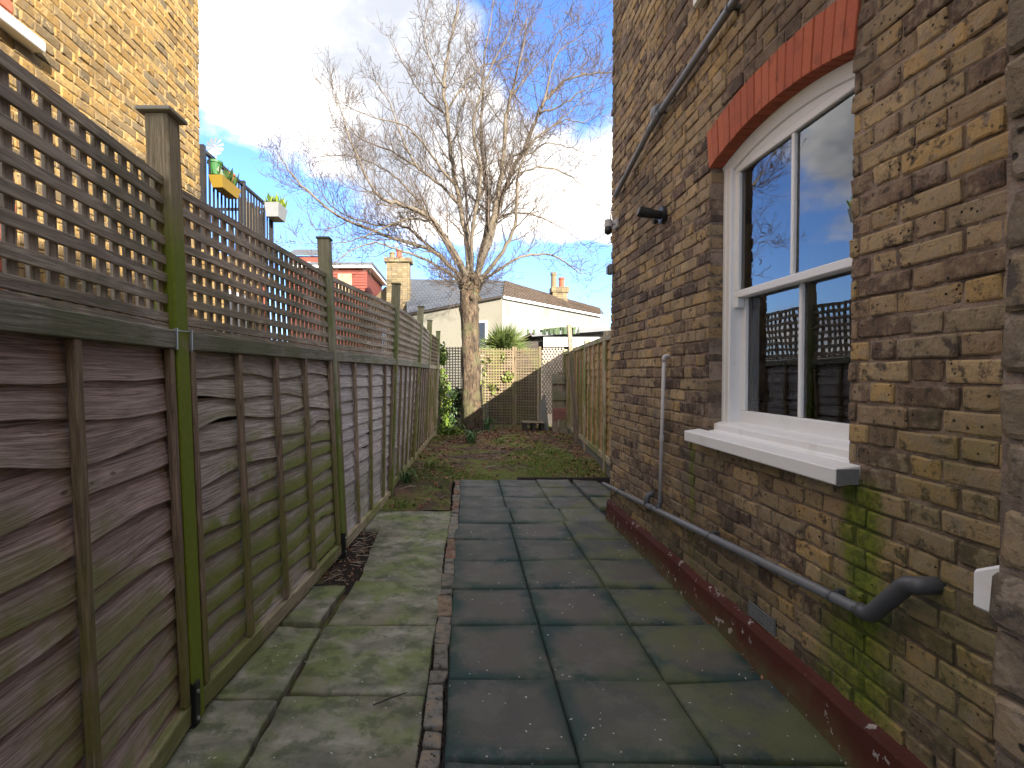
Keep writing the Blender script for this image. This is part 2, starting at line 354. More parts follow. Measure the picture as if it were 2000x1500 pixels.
def f_soil(n, bs):
    P = n.pos(); o = n.xyz(P); c = n.mix((.05,.036,.026), (.15,.10,.066), n.noise(P, 14, 6, .7))
    c = n.mix(c, (.21,.115,.065), n.rng(n.noise(P, 2.3, 4, .6), .5, .68, 0., .7))
    mg = n.rng(n.math('ADD', n.noise(n.mapv(P, (1,1,1), (5,3,0)), 1.25, 5, .62), n.math('MULTIPLY', n.rng(n.math('ABSOLUTE', n.math('SUBTRACT', o[0], 1.5)), 0., .9, 1., 0.), n.rng(o[1], 11., 8.5, 0., .14))), .47, .57)
    c = n.mix(c, n.mix((.08,.11,.02), (.21,.26,.04), n.noise(P, 9, 5, .65)), n.math('MULTIPLY', mg, n.rng(n.noise(P, 26, 4), .32, .6, .3, .95)))
    return {'Base Color': c, 'Roughness': .95, 'Normal': n.bump(n.noise(P, 40, 6, .75), 1., .03)}
material('soil', f_soil)
plain('dark_soil', (.030,.024,.020), .95, .4, 30, .1, 0, 1.)
def f_bark(n, bs):
    P = n.pos(); v = n.mapv(P, (1,1,.35)); a = n.noise(v, 16, 6, .7, .6); c = n.ramp(a, [(.36, (.022,.016,.012)), (.5, (.075,.052,.033)), (.64, (.15,.107,.066))])
    c = n.mix(c, (.11,.115,.05), n.rng(n.noise(P, 2.6, 4), .5, .66, 0., .5))
    c = n.mix(c, (.26,.12,.06), n.rng(n.noise(P, 5, 4), .62, .7, 0., .5))
    return {'Base Color': c, 'Roughness': .95, 'Normal': n.bump(n.math('ADD', a, n.math('MULTIPLY', n.noise(v, 60, 4), .3)), 1., .05)}
material('bark', f_bark)
plain('limb_bark', (.145,.117,.085), .9, .35, 12, .2, 0, .8)
plain('twig_bark', (.115,.088,.068), .9, .35, 3, .2, 0, .2)
def leafmat(name, a, b, rough=.5, sub=.0):
    def fn(n, bs):
        r = n.rnd(); c = n.mix(a, b, r); c = n.mix(c, tuple(x*.5 for x in a), n.rng(n.noise(n.pos(), 3, 3), .5, .7, 0., .5))
        return {'Base Color': c, 'Roughness': rough}
    return material(name, fn)
leafmat('ivy_leaf', (.040,.085,.014), (.16,.21,.025)); leafmat('dark_leaf', (.020,.045,.012), (.05,.085,.02)); leafmat('palm_leaf', (.05,.085,.02), (.15,.18,.05))
leafmat('grass_blade', (.08,.125,.02), (.19,.24,.045)); leafmat('bulb_leaf', (.05,.11,.035), (.10,.17,.06)); leafmat('dead_leaf', (.13,.05,.028), (.33,.19,.11), .8); leafmat('yellow_leaf', (.075,.10,.02), (.17,.19,.04))
leafmat('straw', (.30,.25,.16), (.55,.48,.36), .8); leafmat('crumb', (.5,.47,.4), (.75,.72,.66), .8)
def f_render(col, st):
    def fn(n, bs):
        P = n.pos(); c = n.mix(col, st, n.rng(n.noise(P, .9, 6, .65), .47, .68, 0., .7)); c = n.mix(c, tuple(x*.6 for x in st), n.rng(n.noise(P, 5, 5, .7), .6, .75, 0., .5))
        return {'Base Color': c, 'Roughness': .9, 'Normal': n.bump(n.noise(P, 12, 5), .4, .02)}
    return fn
material('cream_render', f_render((.235,.218,.168), (.185,.17,.13))); material('white_render', f_render((.225,.22,.20), (.145,.142,.125)))
plain('slate', (.085,.092,.105), .7, .3, 4); plain('brown_tile', (.085,.06,.042), .85, .45, 3); plain('red_tile', (.19,.05,.035), .8, .3, 4)
plain('terracotta', (.33,.085,.045), .8, .2, 9); plain('lead', (.13,.135,.14), .6, .2, 6); plain('dark_timber', (.055,.045,.038), .9, .35, 8)
plain('yellow_plastic', (.21,.135,.018), .5, .15, 9); plain('green_plastic', (.03,.11,.03), .5, .15, 9); plain('zinc', (.25,.26,.26), .45, .2, 12, .5, .3); plain('reed', (.36,.27,.17), .9, .3, 30)
plain('concrete', (.17,.165,.145), .95, .25, 14, .2, 0, .6); plain('window_dark', (.03,.035,.045), .15, .2, 2, .5, 0, 0)
def f_chim(n, bs):
    r = n.rnd(); P = n.pos(); c = n.ramp(r, [(0, (.11,.085,.05)), (.4, (.20,.15,.08)), (.7, (.15,.11,.06)), (1, (.22,.175,.10))]); c = n.mix(c, (.14,.115,.08), n.rng(n.noise(P, 3, 5), .5, .7, 0., .7))
    return {'Base Color': c, 'Normal': n.bump(n.noise(P, 25, 5), .8, .02)}
material('chimney_brick', f_chim)
# ================================================================== setting: ground, bed, patio, path
b = MB(); b.add([(-600,-600,-.03), (600,-600,-.03), (600,600,-.03), (-600,600,-.03)], [(0,1,2,3)])
tag(b.build('ground', 'soil'), kind='structure')

def fbm(x, y, s=1., o=3):
    v = 0; a = 1.
    for i in range(o): v += a*mnoise.noise(Vector((x*s, y*s, 3.7+i*9))); s *= 2.1; a *= .5
    return v
def bed_z(x, y):
    edge = min(1, max(0, (y-(6.86 if x > -.113 else 5.3))/1.2))
    return .012 + .075*edge + .022*fbm(x, y, 1.1) + .012*fbm(x, y, 5.)
mb = MB()
def grid(mb, x0, x1, y0, y1, nx, ny, zf):
    vs = [(x0+(x1-x0)*i/nx, y0+(y1-y0)*j/ny, zf(x0+(x1-x0)*i/nx, y0+(y1-y0)*j/ny)) for j in range(ny+1) for i in range(nx+1)]
    mb.add(vs, [(j*(nx+1)+i, j*(nx+1)+i+1, (j+1)*(nx+1)+i+1, (j+1)*(nx+1)+i) for j in range(ny) for i in range(nx)])
grid(mb, -1.3, -.112, 5.34, 14., 26, 180, bed_z)
grid(mb, -.112, 3.2, 6.875, 14., 72, 150, bed_z)
tag(mb.build('garden_bed', 'soil', smooth=True), kind='structure')
mb = MB(); grid(mb, -1.3, -.6, 3.4, 5.0, 30, 60, lambda x, y: -.022+.018*fbm(x, y, 4.))
tag(mb.build('bare_soil', 'dark_soil', smooth=True), kind='structure')

# rubber tiles: half-metre mats with curled edges
TILE_A = -.012
def tile_mesh(sx, sy, k):
    rr = random.Random(k); mb = MB(); m = 8; c = [rr.uniform(-.006,.018) for _ in range(4)]; wv = rr.uniform(.0015,.004); ph = rr.uniform(0, 6)
    def z(u, v):
        e = max(abs(u), abs(v)); return .022 + (c[0]*(1-u)*(1-v)+c[1]*(1+u)*(1-v)+c[2]*(1-u)*(1+v)+c[3]*(1+u)*(1+v))/4*max(0, e-.35)*1.6 + wv*math.sin(3*u+ph)*math.sin(2.6*v+ph) - .010*max(0, e-.93)/.07
    us = [-1, -.94, -.6, -.2, .2, .6, .94, 1]; m = len(us)
    jit = {}
    for j in range(m):
        for i in range(m):
            jit[i, j] = (rr.uniform(-.002,.002) if i in (0, m-1) else 0, rr.uniform(-.002,.002) if j in (0, m-1) else 0)
    vs = [(us[i]*sx/2+jit[i, j][0], us[j]*sy/2+jit[i, j][1], z(us[i], us[j])) for j in range(m) for i in range(m)]
    fs = [(j*m+i, j*m+i+1, (j+1)*m+i+1, (j+1)*m+i) for j in range(m-1) for i in range(m-1)]
    ring = [i for i in range(m)] + [j*m+m-1 for j in range(1, m)] + [(m-1)*m+i for i in range(m-2, -1, -1)] + [j*m for j in range(m-2, 0, -1)]
    nb = len(vs); vs += [(vs[i][0], vs[i][1], -.02) for i in ring]; L = len(ring)
    fs += [(ring[i], nb+i, nb+(i+1) % L, ring[(i+1) % L]) for i in range(L)]
    mb.add(vs, fs); return mb.mesh('rubber_tile', 'rubber', smooth=True, fix=False)
patio = MB(); patio.box((-.07, .6, -.025), (1.46, 6.86, -.012)); patio.box((1.46, 5.02, -.025), (2.0, 6.86, -.012))
patio = tag(patio.build('patio', 'kitchen_dark'), 'rubber tiled side patio', None, None, 'structure')
rows = [.86, 1.36, 1.86, 2.36, 2.892, 3.39, 3.895, 4.385, 4.875, 5.40, 5.90, 6.38, 6.84]
for j in range(len(rows)-1):
    y0, y1 = rows[j], rows[j+1]
    xs = [-.062, .432, .942, 1.437] if y0 < 4.86 else [-.02, .445, .945, 1.425, 1.80]
    if 4.8 < y0 < 5.: xs = [-.03, .47, .99, 1.435]
    for i in range(len(xs)-1):
        xa, xb = xs[i], xs[i+1]; off = .010*max(0, (y0-1.8))
        if xb < 1.43: xb += off if xb < 1.40 else 0
        if i: xa += off
        g = .005
        t = obj('rubber_tile', tile_mesh(xb-xa-2*g, y1-y0-3.4*g, j*10+i), patio)
        t.location = ((xa+xb)/2, (y0+y1)/2 + R.uniform(-.005,.005), R.uniform(-.002,.004)); t.rotation_euler = (R.uniform(-.004,.004), R.uniform(-.004,.004), TILE_A*.4+R.uniform(-.009,.009))

# stone path along the fence
path = MB(); path.box((-1.12, .6, -.06), (-.06, 3.46, -.035)); path.box((-.74, 3.46, -.06), (-.06, 5.36, -.036))
path = tag(path.build('path', 'dark_soil'), 'stone slab path', None, None, 'structure')
def slab(poly, k, tilt=(0,0), dz=0):
    rr = random.Random(k); pts = []
    for i in range(len(poly)):
        a = Vector((*poly[i], 0)); c = Vector((*poly[(i+1) % len(poly)], 0)); m = 7
        nrm = Vector((a.y-c.y, c.x-a.x, 0)).normalized()
        for q in range(m): pts.append(a.lerp(c, q/m) + nrm*(rr.uniform(-.004,.007)))
    cen = sum(pts, Vector())/len(pts)
    def top(p): return .012+dz+tilt[0]*(p.x-cen.x)+tilt[1]*(p.y-cen.y)+.006*fbm(p.x+k*3.1, p.y, 4.)
    L = len(pts); rings = []
    for s, d in ((1, -.05), (1, 0), (.975, .009), (.6, .009), (.25, .009)):
        ring = [cen.lerp(p, s) for p in pts]
        rings.append([Vector((p.x, p.y, (top(p)+d-.009) if d >= 0 else -.03)) for p in ring])
    vs = [p for r in rings for p in r] + [Vector((cen.x, cen.y, top(cen)))]
    fs = [(r*L+i, r*L+(i+1) % L, (r+1)*L+(i+1) % L, (r+1)*L+i) for r in range(4) for i in range(L)] + [(4*L+i, 4*L+(i+1) % L, 5*L) for i in range(L)]
    vs = [v-Vector((cen.x, cen.y, 0)) for v in vs]
    mb = MB(); mb.add(vs, fs); o = mb.build('paving_slab', 'paving_stone', path, smooth=True); o.location = (cen.x, cen.y, 0)
def rect(x0, x1, y0, y1): return [(x0, y0), (x1, y0), (x1, y1), (x0, y1)]
slab([(-.955,4.74),(-.105,4.73),(-.085,5.345),(-.96,5.355)], 1)
slab([(-.735,4.135),(-.135,4.13),(-.105,4.72),(-.745,4.73)], 2)
slab([(-.70,3.525),(-.128,3.52),(-.13,4.12),(-.725,4.125)], 3)
slab([(-.755,2.905),(-.137,2.905),(-.128,3.505),(-.72,3.51)], 4, (0,.004), .006)
slab([(-1.04,2.93),(-.80,2.905),(-.775,3.46),(-1.02,3.455)], 5, (.03,-.02), .004)
slab([(-.762,2.285),(-.152,2.275),(-.14,2.89),(-.768,2.885)], 6, (.005,0), .006)
slab([(-1.085,2.25),(-.80,2.25),(-.782,2.875),(-1.05,2.90)], 7)
slab([(-.785,1.66),(-.162,1.66),(-.157,2.262),(-.782,2.262)], 8)
slab([(-1.10,1.66),(-.80,1.66),(-.80,2.235),(-1.09,2.235)], 9)
slab([(-.79,1.04),(-.165,1.04),(-.165,1.645),(-.79,1.645)], 10)
slab([(-1.08,1.04),(-.80,1.04),(-.805,1.645),(-1.09,1.645)], 11)

# brick-on-edge kerb between path and tiles
edg = MB(); edg.box((-.155, .8, -.05), (-.068, 6.9, -.030)); edg = tag(edg.build('path_edging', 'mortar'), 'worn brick edging', None, None, 'structure')
y = .85; k = 0
while y < 6.85:
    k += 1; L = R.choice([.10, .11, .215, .21, .11, .29]); x0 = -.15+max(0, (y-2))*.016; y1 = min(y+L, 6.88); m = R.choice(['edging_stone'])
    mb = MB(); j = lambda: R.uniform(-.006,.006)
    j = lambda: R.uniform(-.009,.009)
    P = [(x0+j(), y+j(), -.03), (x0+.080+j(), y+j(), -.03), (x0+.080+j(), y1-.012+j(), -.03), (x0+j(), y1-.012+j(), -.03)]
    zt = .020+R.uniform(-.010,.010); T = [(p[0]+j()*.5, p[1]+j()*.5, zt+j()*.7) for p in P]
    mb.add(P+T, [(3,2,1,0), (4,5,6,7), (0,1,5,4), (1,2,6,5), (2,3,7,6), (3,0,4,7)]); mb.build('edging_brick', m, edg, bevel=.007, seg=2)
    y = y1 + R.uniform(0, .006)
# dark kerb at the end of the tiles
kb = tag(boxobj('kerb', (.75, 6.86, -.02), (1.98, 6.90, .055), 'dark_timber', bevel=.006), kind='structure')

# ================================================================== brick walls
def brick_geo(w, h, back, rr, s=-1, round_=.0055, proud=.004):
    """one worn brick: local y along the wall, z up, outer face towards s*x"""
    c = lambda: rr.uniform(.45, 1.5)*round_; j = lambda a=.0022: rr.uniform(-a, a)
    a, e = w/2, h/2
    pts = [(-a+c(), -e+j()), (j(.02), -e+j(.003)), (a-c(), -e+j()), (a+j(), -e+c()), (a+j(), e-c()), (a-c(), e+j()), (j(.02), e+j(.003)), (-a+c(), e+j()), (-a+j(), e-c()), (-a+j(), -e+c())]
    k = 10; ins = .006; p0 = proud + rr.uniform(-.003,.003); tl = (rr.uniform(-.004,.004), rr.uniform(-.003,.003))
    f = lambda y, z: tl[0]*y/a + tl[1]*z/e
    vs = [(-s*back, y, z) for y, z in pts] + [(s*(p0-.004+f(y, z)+j(.0012)), y, z) for y, z in pts]
    vs += [(s*(p0+f(y, z)+j(.001)), y*(1-ins/a), z*(1-ins/e)) for y, z in pts] + [(s*(p0+.001), 0, 0)]
    fs = [(r*k+i, r*k+(i+1) % k, (r+1)*k+(i+1) % k, (r+1)*k+i) for r in range(2) for i in range(k)] + [(2*k+i, 2*k+(i+1) % k, 3*k) for i in range(k)]
    if s < 0: fs = [tuple(reversed(q)) for q in fs]
    return vs, fs
def flemish(ya, yb, z0, z1, blocked, course=.075):
    out = []; z = z0; c = 0
    while z < z1-.03:
        y = ya - (.16875 if c % 2 else 0) + (.05 if c % 2 else 0)*0; head = False
        bl = blocked(z, z+course)
        while y < yb:
            L = .1025 if head else .215; head = not head
            segs = [(max(y, ya), min(y+L, yb))]
            for p, q in bl:
                ns = []
                for s0, s1 in segs:
                    if q <= s0 or p >= s1: ns.append((s0, s1))
                    else:
                        if p-s0 > .02: ns.append((s0, p))
                        if s1-q > .02: ns.append((q, s1))
                segs = ns
            for s0, s1 in segs:
                if s1-s0 > .028: out.append((s0, s1, z+.005, z+course-.005, any(abs(s1-p) < .012 or abs(s0-q) < .012 for p, q in bl)))
            y += L+.010
        z += course; c += 1
    return out
def lay(bricks, X, s, m, parent, back=.02, deep=.10, limit=300, seed=1, jog=.0035):
    rr = random.Random(seed); var = {}
    def size(b):
        p = proj((X, (b[0]+b[1])/2, (b[2]+b[3])/2))
        if not p or not (-30 < p[0] < 2030 and -30 < p[1] < 1530): return 0
        q = proj((X, b[0], b[2])); t = proj((X, b[1], b[3]))
        return abs(q[0]-t[0])*FPX*(b[3]-b[2])/p[2] if q and t else 0
    order = sorted(bricks, key=size, reverse=True); rest = MB()
    for i, bk in enumerate(order):
        wd, hh = bk[1]-bk[0], bk[3]-bk[2]; cy, cz = (bk[0]+bk[1])/2+rr.uniform(-.003,.003), (bk[2]+bk[3])/2+rr.uniform(-.003,.003)
        if i < limit and size(bk) > 0:
            key = (round(wd*1000), bk[4], rr.randrange(14))
            if key not in var:
                vs, fs = brick_geo(wd, hh, deep if bk[4] else back, rr, s); t = MB(); t.add(vs, fs); var[key] = t.mesh('brick', m, fix=False)
            o = obj('brick', var[key], parent); o.location = (X+rr.uniform(-jog, jog)*.8, cy, cz); o.rotation_euler = (rr.uniform(-.012,.012), 0, rr.uniform(-.008,.008))
        else:
            vs, fs = brick_geo(wd, hh, deep if bk[4] else back, rr, s); dx = rr.uniform(-jog, jog)
            rest.add([(X+dx+v[0], cy+v[1], cz+v[2]) for v in vs], fs)
    if rest.v: tag(rest.build('brick', m, parent, fix=False), kind='stuff')

# ------------------------------------------------------------------ the house on the right
WX, WE = 1.445, 5.0                         # wall face and far corner
OY0, OY1, OZ0 = 1.93, 3.03, 1.06            # window opening
AC, RISE = (OY0+OY1)/2, .078
def soffit(y): return 2.618 + RISE*(1-((y-AC)/((OY1-OY0)/2))**2)
house = thing('brick_house', 'tall brown brick house with white sash window under a red arch', 'house')
wl = MB(); MX = WX+.004; TOP = 5.2
wl.box((MX, .63, -.1), (1.70, OY0, TOP)); wl.box((MX, OY1, -.1), (1.70, WE-.006, TOP)); wl.box((MX+.0006, OY0, -.1), (1.6994, OY1, OZ0))
NS = 14
for i in range(NS):
    y0 = OY0+(OY1-OY0)*i/NS; y1 = OY0+(OY1-OY0)*(i+1)/NS
    wl.add([(x, y, z) for x in (MX+.0003, 1.6997) for y, z in ((y0, soffit(y0)+.006), (y1, soffit(y1)+.006), (y1, TOP), (y0, TOP))], [(0,1,2,3), (7,6,5,4), (0,4,5,1), (2,6,7,3), (0,3,7,4), (1,5,6,2)])
wl.box((1.70, WE-.25, -.1), (3.15, WE-.006, TOP)); wl.box((3.15, .63, -.1), (3.4, WE-.006, TOP))
wl.box((.654, -7, -.1), (5.0, -1.5, 4.9)); wl.box((.654, .12, -.1), (1.70, .626, TOP)); wl.box((1.7005, .38, -.1), (3.4, .6295, TOP)); wl.box((1.70, .63, TOP-.3), (3.15, WE-.25, TOP)); wl.box((1.70, .63, 3.0), (3.15, WE-.25, 3.2)); wl.box((1.70, .63, .1), (3.15, WE-.25, .3))  # first box: unseen block behind the camera, added to keep sun off the yard
wall = wl.build('wall', 'mortar', house, fix=False)
def blocked(z0, z1):
    out = []
    if z1 > OZ0-.02 and z0 < 2.62: out.append((OY0, OY1))
    if z1 > 2.62 and z0 < 2.91:                       # skewbacks of the arch
        t = (z0+z1)/2; hw = .555 + max(0, (t-2.64))*.18
        if t > 2.852: hw = .555*max(0, 1-(t-2.845)/.06)**.5
        if hw > .05: out.append((AC-hw, AC+hw))
    return out
lay(flemish(.66, WE, .20, TOP, blocked), WX, -1, 'stock_brick', wall, limit=300, seed=3)
rt = MB(); rt.prism([(.60,-7.1,4.902), (5.1,-7.1,4.902), (2.9,-7.1,5.19)], (0, 5.65, 0)); rt.prism([(1.38,.36,TOP+.002), (3.45,.36,TOP+.002), (2.4,.36,TOP+.3)], (0, 4.7, 0)); rt.build('roof', 'slate', house)  # first prism: roof over the unseen block added against the sun
pier = MB(); pier.box((.651, .13, -.1), (.653, .6, 4.5)); pier = pier.build('return_wall', 'mortar', house)
lay([(y0, y1, z0, z1, False) for y0, y1, z0, z1, d in flemish(.13, .622, .0, 3.2, lambda a, c: [])], .648, -1, 'dark_brick', pier, limit=90, seed=5, jog=.006)

arch = MB(); arch.box((WX+.002, AC-.55, 2.70), (WX+.003, AC+.55, 2.84)); arch = arch.build('arch', 'mortar', house)
NV = 19
for i in range(NV):
    t0, t1 = -1+2*i/NV, -1+2*(i+1)/NV; gp = .0022
    ya, yb = AC+t0*.555+gp, AC+t1*.555-gp; yc, yd = AC+t0*.585+gp, AC+t1*.585-gp; px = WX-.008+R.uniform(-.003,.002)
    so = lambda t: 2.618+RISE*(1-t*t); eo = lambda t: 2.832+.072*(1-t*t)
    P = [(px, ya, so(t0)), (px, yb, so(t1)), (px, yd, eo(t1)+R.uniform(-.003,.004)), (px, yc, eo(t0)+R.uniform(-.003,.004))]
    v = MB(); v.prism(P, (.098, 0, 0)); v.build('red_brick', 'red_brick', arch, bevel=.003)

# plinth of painted render
pm = MB(); nseg = 46; ys = [.64+(WE-.64)*i/nseg for i in range(nseg+1)]
prof = lambda y: [(WX-.046+.006*fbm(y, 0, 3), -.03), (WX-.040+.006*fbm(y, 1, 3), .07), (WX-.036+.005*fbm(y, 2, 3), .185+.006*fbm(y, 5, 4)), (WX-.022, .212+.006*fbm(y, 6, 5)), (WX+.01, .222)]
vs = [(x, y, z) for y in ys for x, z in prof(y)]
pm.add(vs, [(i*5+k, i*5+k+1, (i+1)*5+k+1, (i+1)*5+k) for i in range(nseg) for k in range(4)] + [tuple(nseg*5+k for k in range(5))])
pm.build('plinth', 'red_plinth_paint', house, smooth=False)

# sash window
win = MB(); FX = 1.525
win.prism([(FX, y, z) for y, z in ((OY0+.001, OZ0+.06), (OY1-.001, OZ0+.06), (OY1-.001, soffit(OY1)-.01), (OY1-.075, soffit(OY1)-.01), (OY1-.075, OZ0+.092), (OY0+.075, OZ0+.092), (OY0+.075, soffit(OY0)-.01), (OY0+.001, soffit(OY0)-.01))], (.13, 0, 0))
win = win.build('window', 'white_paint', house, bevel=.006)
hd = MB()
for i in range(NS):                                   # arched head board and the sloping lining above it
    y0 = OY0+(OY1-OY0)*i/NS+(.002 if i == 0 else 0); y1 = OY0+(OY1-OY0)*(i+1)/NS-(.002 if i == NS-1 else 0); a0, a1 = soffit(y0)-.002, soffit(y1)-.002
    hd.add([(FX-.012, y0, a0-.0), (FX-.012, y1, a1), (FX+.01, y1, a1-.055), (FX+.01, y0, a0-.055), (FX+.03, y1, a1-.06), (FX+.03, y0, a0-.06), (FX+.03, y1, 2.615), (FX+.03, y0, 2.615)], [(0,1,2,3), (3,2,4,5)])
    z0 = 2.592; hd.add([(FX+.022, y0, a0-.05), (FX+.022, y1, a1-.05), (FX+.022, y1, z0), (FX+.022, y0, z0), (FX+.09, y0, z0), (FX+.09, y1, z0)], [(0,1,2,3), (3,2,5,4)])
hd.build('head_board', 'white_paint', win, fix=False)
bd = MB(); bd.box((FX-.004, OY1-.032, OZ0+.07), (FX+.02, OY1-.0015, 2.62)); bd.build('moulding', 'white_paint', win, bevel=.004)
def sash(x, z0, z1, zb, zt, nm):
    s = MB(); a, c = OY0+.07, OY1-.07
    s.box((x, a, z0), (x+.042, c, zb)); s.box((x, a, zt), (x+.042, c, z1))
    s.box((x+.001, a, zb), (x+.041, a+.045, zt)); s.box((x+.001, c-.045, zb), (x+.041, c, zt))
    m = (a+c)/2-.03; s.box((x+.004, m-.011, zb), (x+.036, m+.011, zt))
    o = s.build(nm, 'white_paint', win, bevel=.004)
    for ya, yb in ((a+.045, m-.011), (m+.011, c-.045)):
        g = MB(); g.add([(x+.02, ya, zb), (x+.02, yb, zb), (x+.02, yb, zt), (x+.02, ya, zt)], [(0,3,2,1)]); g.build('pane', 'glass', win, fix=False)
    return o
sash(1.548, 1.855, 2.60, 1.895, 2.555, 'upper_sash'); sash(1.592, 1.150, 1.893, 1.222, 1.857, 'lower_sash')
hn = MB(); hn.box((1.546, OY1-.115, 1.80), (1.592, OY1-.07, 1.856)); hn.build('sash_horn', 'white_paint', win, bevel=.006)
sm = MB(); s0, s1 = 1.872, 3.145
def sill_prof(y0, y1, pts):
    m = len(pts); return [(x, y, z) for y in (y0, y1) for x, z in pts], [tuple(range(m))[::-1], tuple(range(m, 2*m))] + [(i, (i+1) % m, m+(i+1) % m, m+i) for i in range(m)]
vs, fs = sill_prof(s0, s1, [(1.355,1.026), (1.355,1.086), (1.45,1.098), (1.45,1.030), (1.372,1.022)]); sm.add(vs, fs)
vs, fs = sill_prof(OY0+.001, OY1-.001, [(1.4495,1.05), (1.4495,1.100), (1.478,1.104), (1.478,1.140), (1.505,1.150), (1.595,1.156), (1.60,1.05)]); sm.add(vs, fs)
sill = sm.build('sill', 'white_paint', win, bevel=.004)
se = MB(); se.box((1.357, s0-.004, 1.028), (1.44, s0-.0005, 1.085)); se.build('sill_end', 'cement_grey', win, bevel=.001)
# neighbouring sill on the return wall beside the camera
ns = MB(); vs = [(.728,.627,1.10), (.728,.735,1.098), (1.4,.735,1.098), (1.4,.627,1.10)]; ns.add(vs+[(x, y, z+.053+(.058 if y < .7 else 0)) for x, y, z in vs], [(3,2,1,0), (4,5,6,7), (0,1,5,4), (1,2,6,5), (2,3,7,6), (3,0,4,7)])
ns.build('return_sill', 'white_paint', house, bevel=.004)
# room behind the glass
rm = MB(); a, c = Vector((1.705,.64,.305)), Vector((3.145,4.74,2.99))
P = [(x, y, z) for z in (a.z, c.z) for y in (a.y, c.y) for x in (a.x, c.x)]
rm.add(P, [(0,1,3,2), (4,6,7,5), (0,4,5,1), (2,3,7,6), (1,5,7,3)]); rm.build('room', 'plaster', house, fix=False)
kc = thing('kitchen_counter', 'dark kitchen counter seen through the lower panes', 'counter')
boxobj('worktop', (2.35,1.3,1.16), (2.95,4.6,1.20), 'kitchen_dark', kc, .005); boxobj('cabinet', (2.4,1.3,.3), (2.95,4.6,1.158), 'kitchen_dark', kc)
mv = thing('microwave_oven', 'cream microwave oven on the counter inside the window', 'microwave')
boxobj('body', (2.45,3.62,1.203), (2.85,4.08,1.46), 'appliance', mv, .012); boxobj('door', (2.444,3.64,1.225), (2.4495,3.94,1.44), 'kitchen_dark', mv)
boxobj('handle', (2.43,3.955,1.24), (2.443,3.97,1.43), 'appliance', mv, .003)
tw = MB(); tw.lathe([(.07,0), (.085,.05), (.085,.22), (.075,.3), (.05,.36)], (2.62, 4.36, 1.202)); tag(tw.build('kettle', 'black_metal', smooth=True), 'tall black jug beside the cream microwave indoors', 'jug')
sh = thing('kitchen_shelf', 'dark wall shelf at the back of the kitchen', 'shelf'); boxobj('board', (2.85,1.2,1.80), (3.13,4.4,1.84), 'kitchen_dark', sh); boxobj('back_panel', (3.10,1.2,1.205), (3.135,4.4,1.795), 'kitchen_dark', sh)

# ------------------------------------------------------------------ pipes and fittings on the wall
def curve(pts, r=.05, seg=5):
    """polyline with rounded corners"""
    pts = [Vector(p) for p in pts]; out = [pts[0]]
    for i in range(1, len(pts)-1):
        a, p, c = pts[i-1], pts[i], pts[i+1]; rr = min(r, (a-p).length*.45, (c-p).length*.45); u = p+(a-p).normalized()*rr; v = p+(c-p).normalized()*rr
        for k in range(seg+1): t = k/seg; out.append(u*(1-t)**2+p*2*t*(1-t)+v*t*t)
    return out+[pts[-1]]
PX = WX-.05
wp = thing('waste_pipe', 'long grey waste pipe running low along the brown brick wall', 'pipe')
pA, pB = Vector((PX, 5.06, .352)), Vector((PX, 1.765, .607))
t = MB(); t.tube([pA, pB], .0205, 14); t.build('pipe', 'grey_plastic', wp, smooth=True)
t = MB(); t.tube(curve([pB+Vector((0,.03,-.003)), pB+Vector((0,-.012,.001)), pB+Vector((0,-.155,.165)), Vector((PX,1.575,.782)), (WX+.02,1.56,.79)], .045, 6), .027, 14); t.build('elbow', 'dark_grey_plastic', wp, smooth=True)
for q in (.0, .012): pass
for yy in (1.80,):
    t = MB(); d = (pB-pA).normalized(); c = pA+d*((pA.y-yy)/abs(d.y)); t.tube([c-d*.006, c+d*.006], .0265, 14); t.build('collar', 'dark_grey_plastic', wp, smooth=False)
for yy in (1.93, 2.88, 3.74, 4.55):
    c = pA+d*((pA.y-yy)/abs(d.y)); t = MB(); t.tube([c-d*.007, c+d*.007], .0235, 14); t.box((c.x+.012, c.y-.008, c.z+.012), (WX+.004, c.y+.008, c.z+.03)); t.build('clip', 'dark_grey_plastic', wp)
c = pA+d*((pA.y-3.87)/abs(d.y)); t = MB(); t.tube(curve([c, c+Vector((.0,.01,.075)), (WX+.02, c.y+.01, c.z+.09)], .04, 5), .022, 12); t.build('branch', 'dark_grey_plastic', wp, smooth=True)
cp = thing('overflow_pipe', 'thin white pipe standing upright against the brick wall', 'pipe')
c = pA+d*((pA.y-3.655)/abs(d.y)); t = MB(); t.tube([(PX+.012, 3.655, c.z+.03), (PX+.014, 3.63, 1.0), (PX+.014, 3.60, 1.52)], .0125, 10); t.build('pipe', 'pale_plastic', cp, smooth=True)
t = MB(); t.tube([(PX, 3.655, c.z+.012), (PX+.012, 3.655, c.z+.06)], .019, 10); t.build('socket', 'dark_grey_plastic', cp)
t = MB(); t.tube(curve([(PX+.014,3.60,1.515), (PX+.014,3.60,1.55), (WX+.02,3.60,1.555)], .02, 4), .016, 10); t.build('elbow', 'pale_plastic', cp, smooth=True)
t = MB(); t.tube([(PX+.014,3.631,.96), (PX+.014,3.629,1.0)], .016, 10); t.build('coupling', 'pale_plastic', cp)
up = thing('soil_pipe', 'grey plastic pipe sloping down the upper brick wall to its corner', 'pipe')
def wpt(x, y, X=PX):
    dd = ray(x, y); tt = X/dd.x; return Vector((0,0,HC))+dd*tt
a0, a1, a2 = wpt(1450, -22), wpt(1278, 236), wpt(1202, 382)
t = MB(); t.tube([a0+(a0-a1).normalized()*.8, a0, a1], .0215, 14); t.build('pipe', 'grey_plastic', up, smooth=True)
t = MB(); t.tube([a1, a2], .0215, 14); t.build('lower_pipe', 'grey_plastic', up, smooth=True)
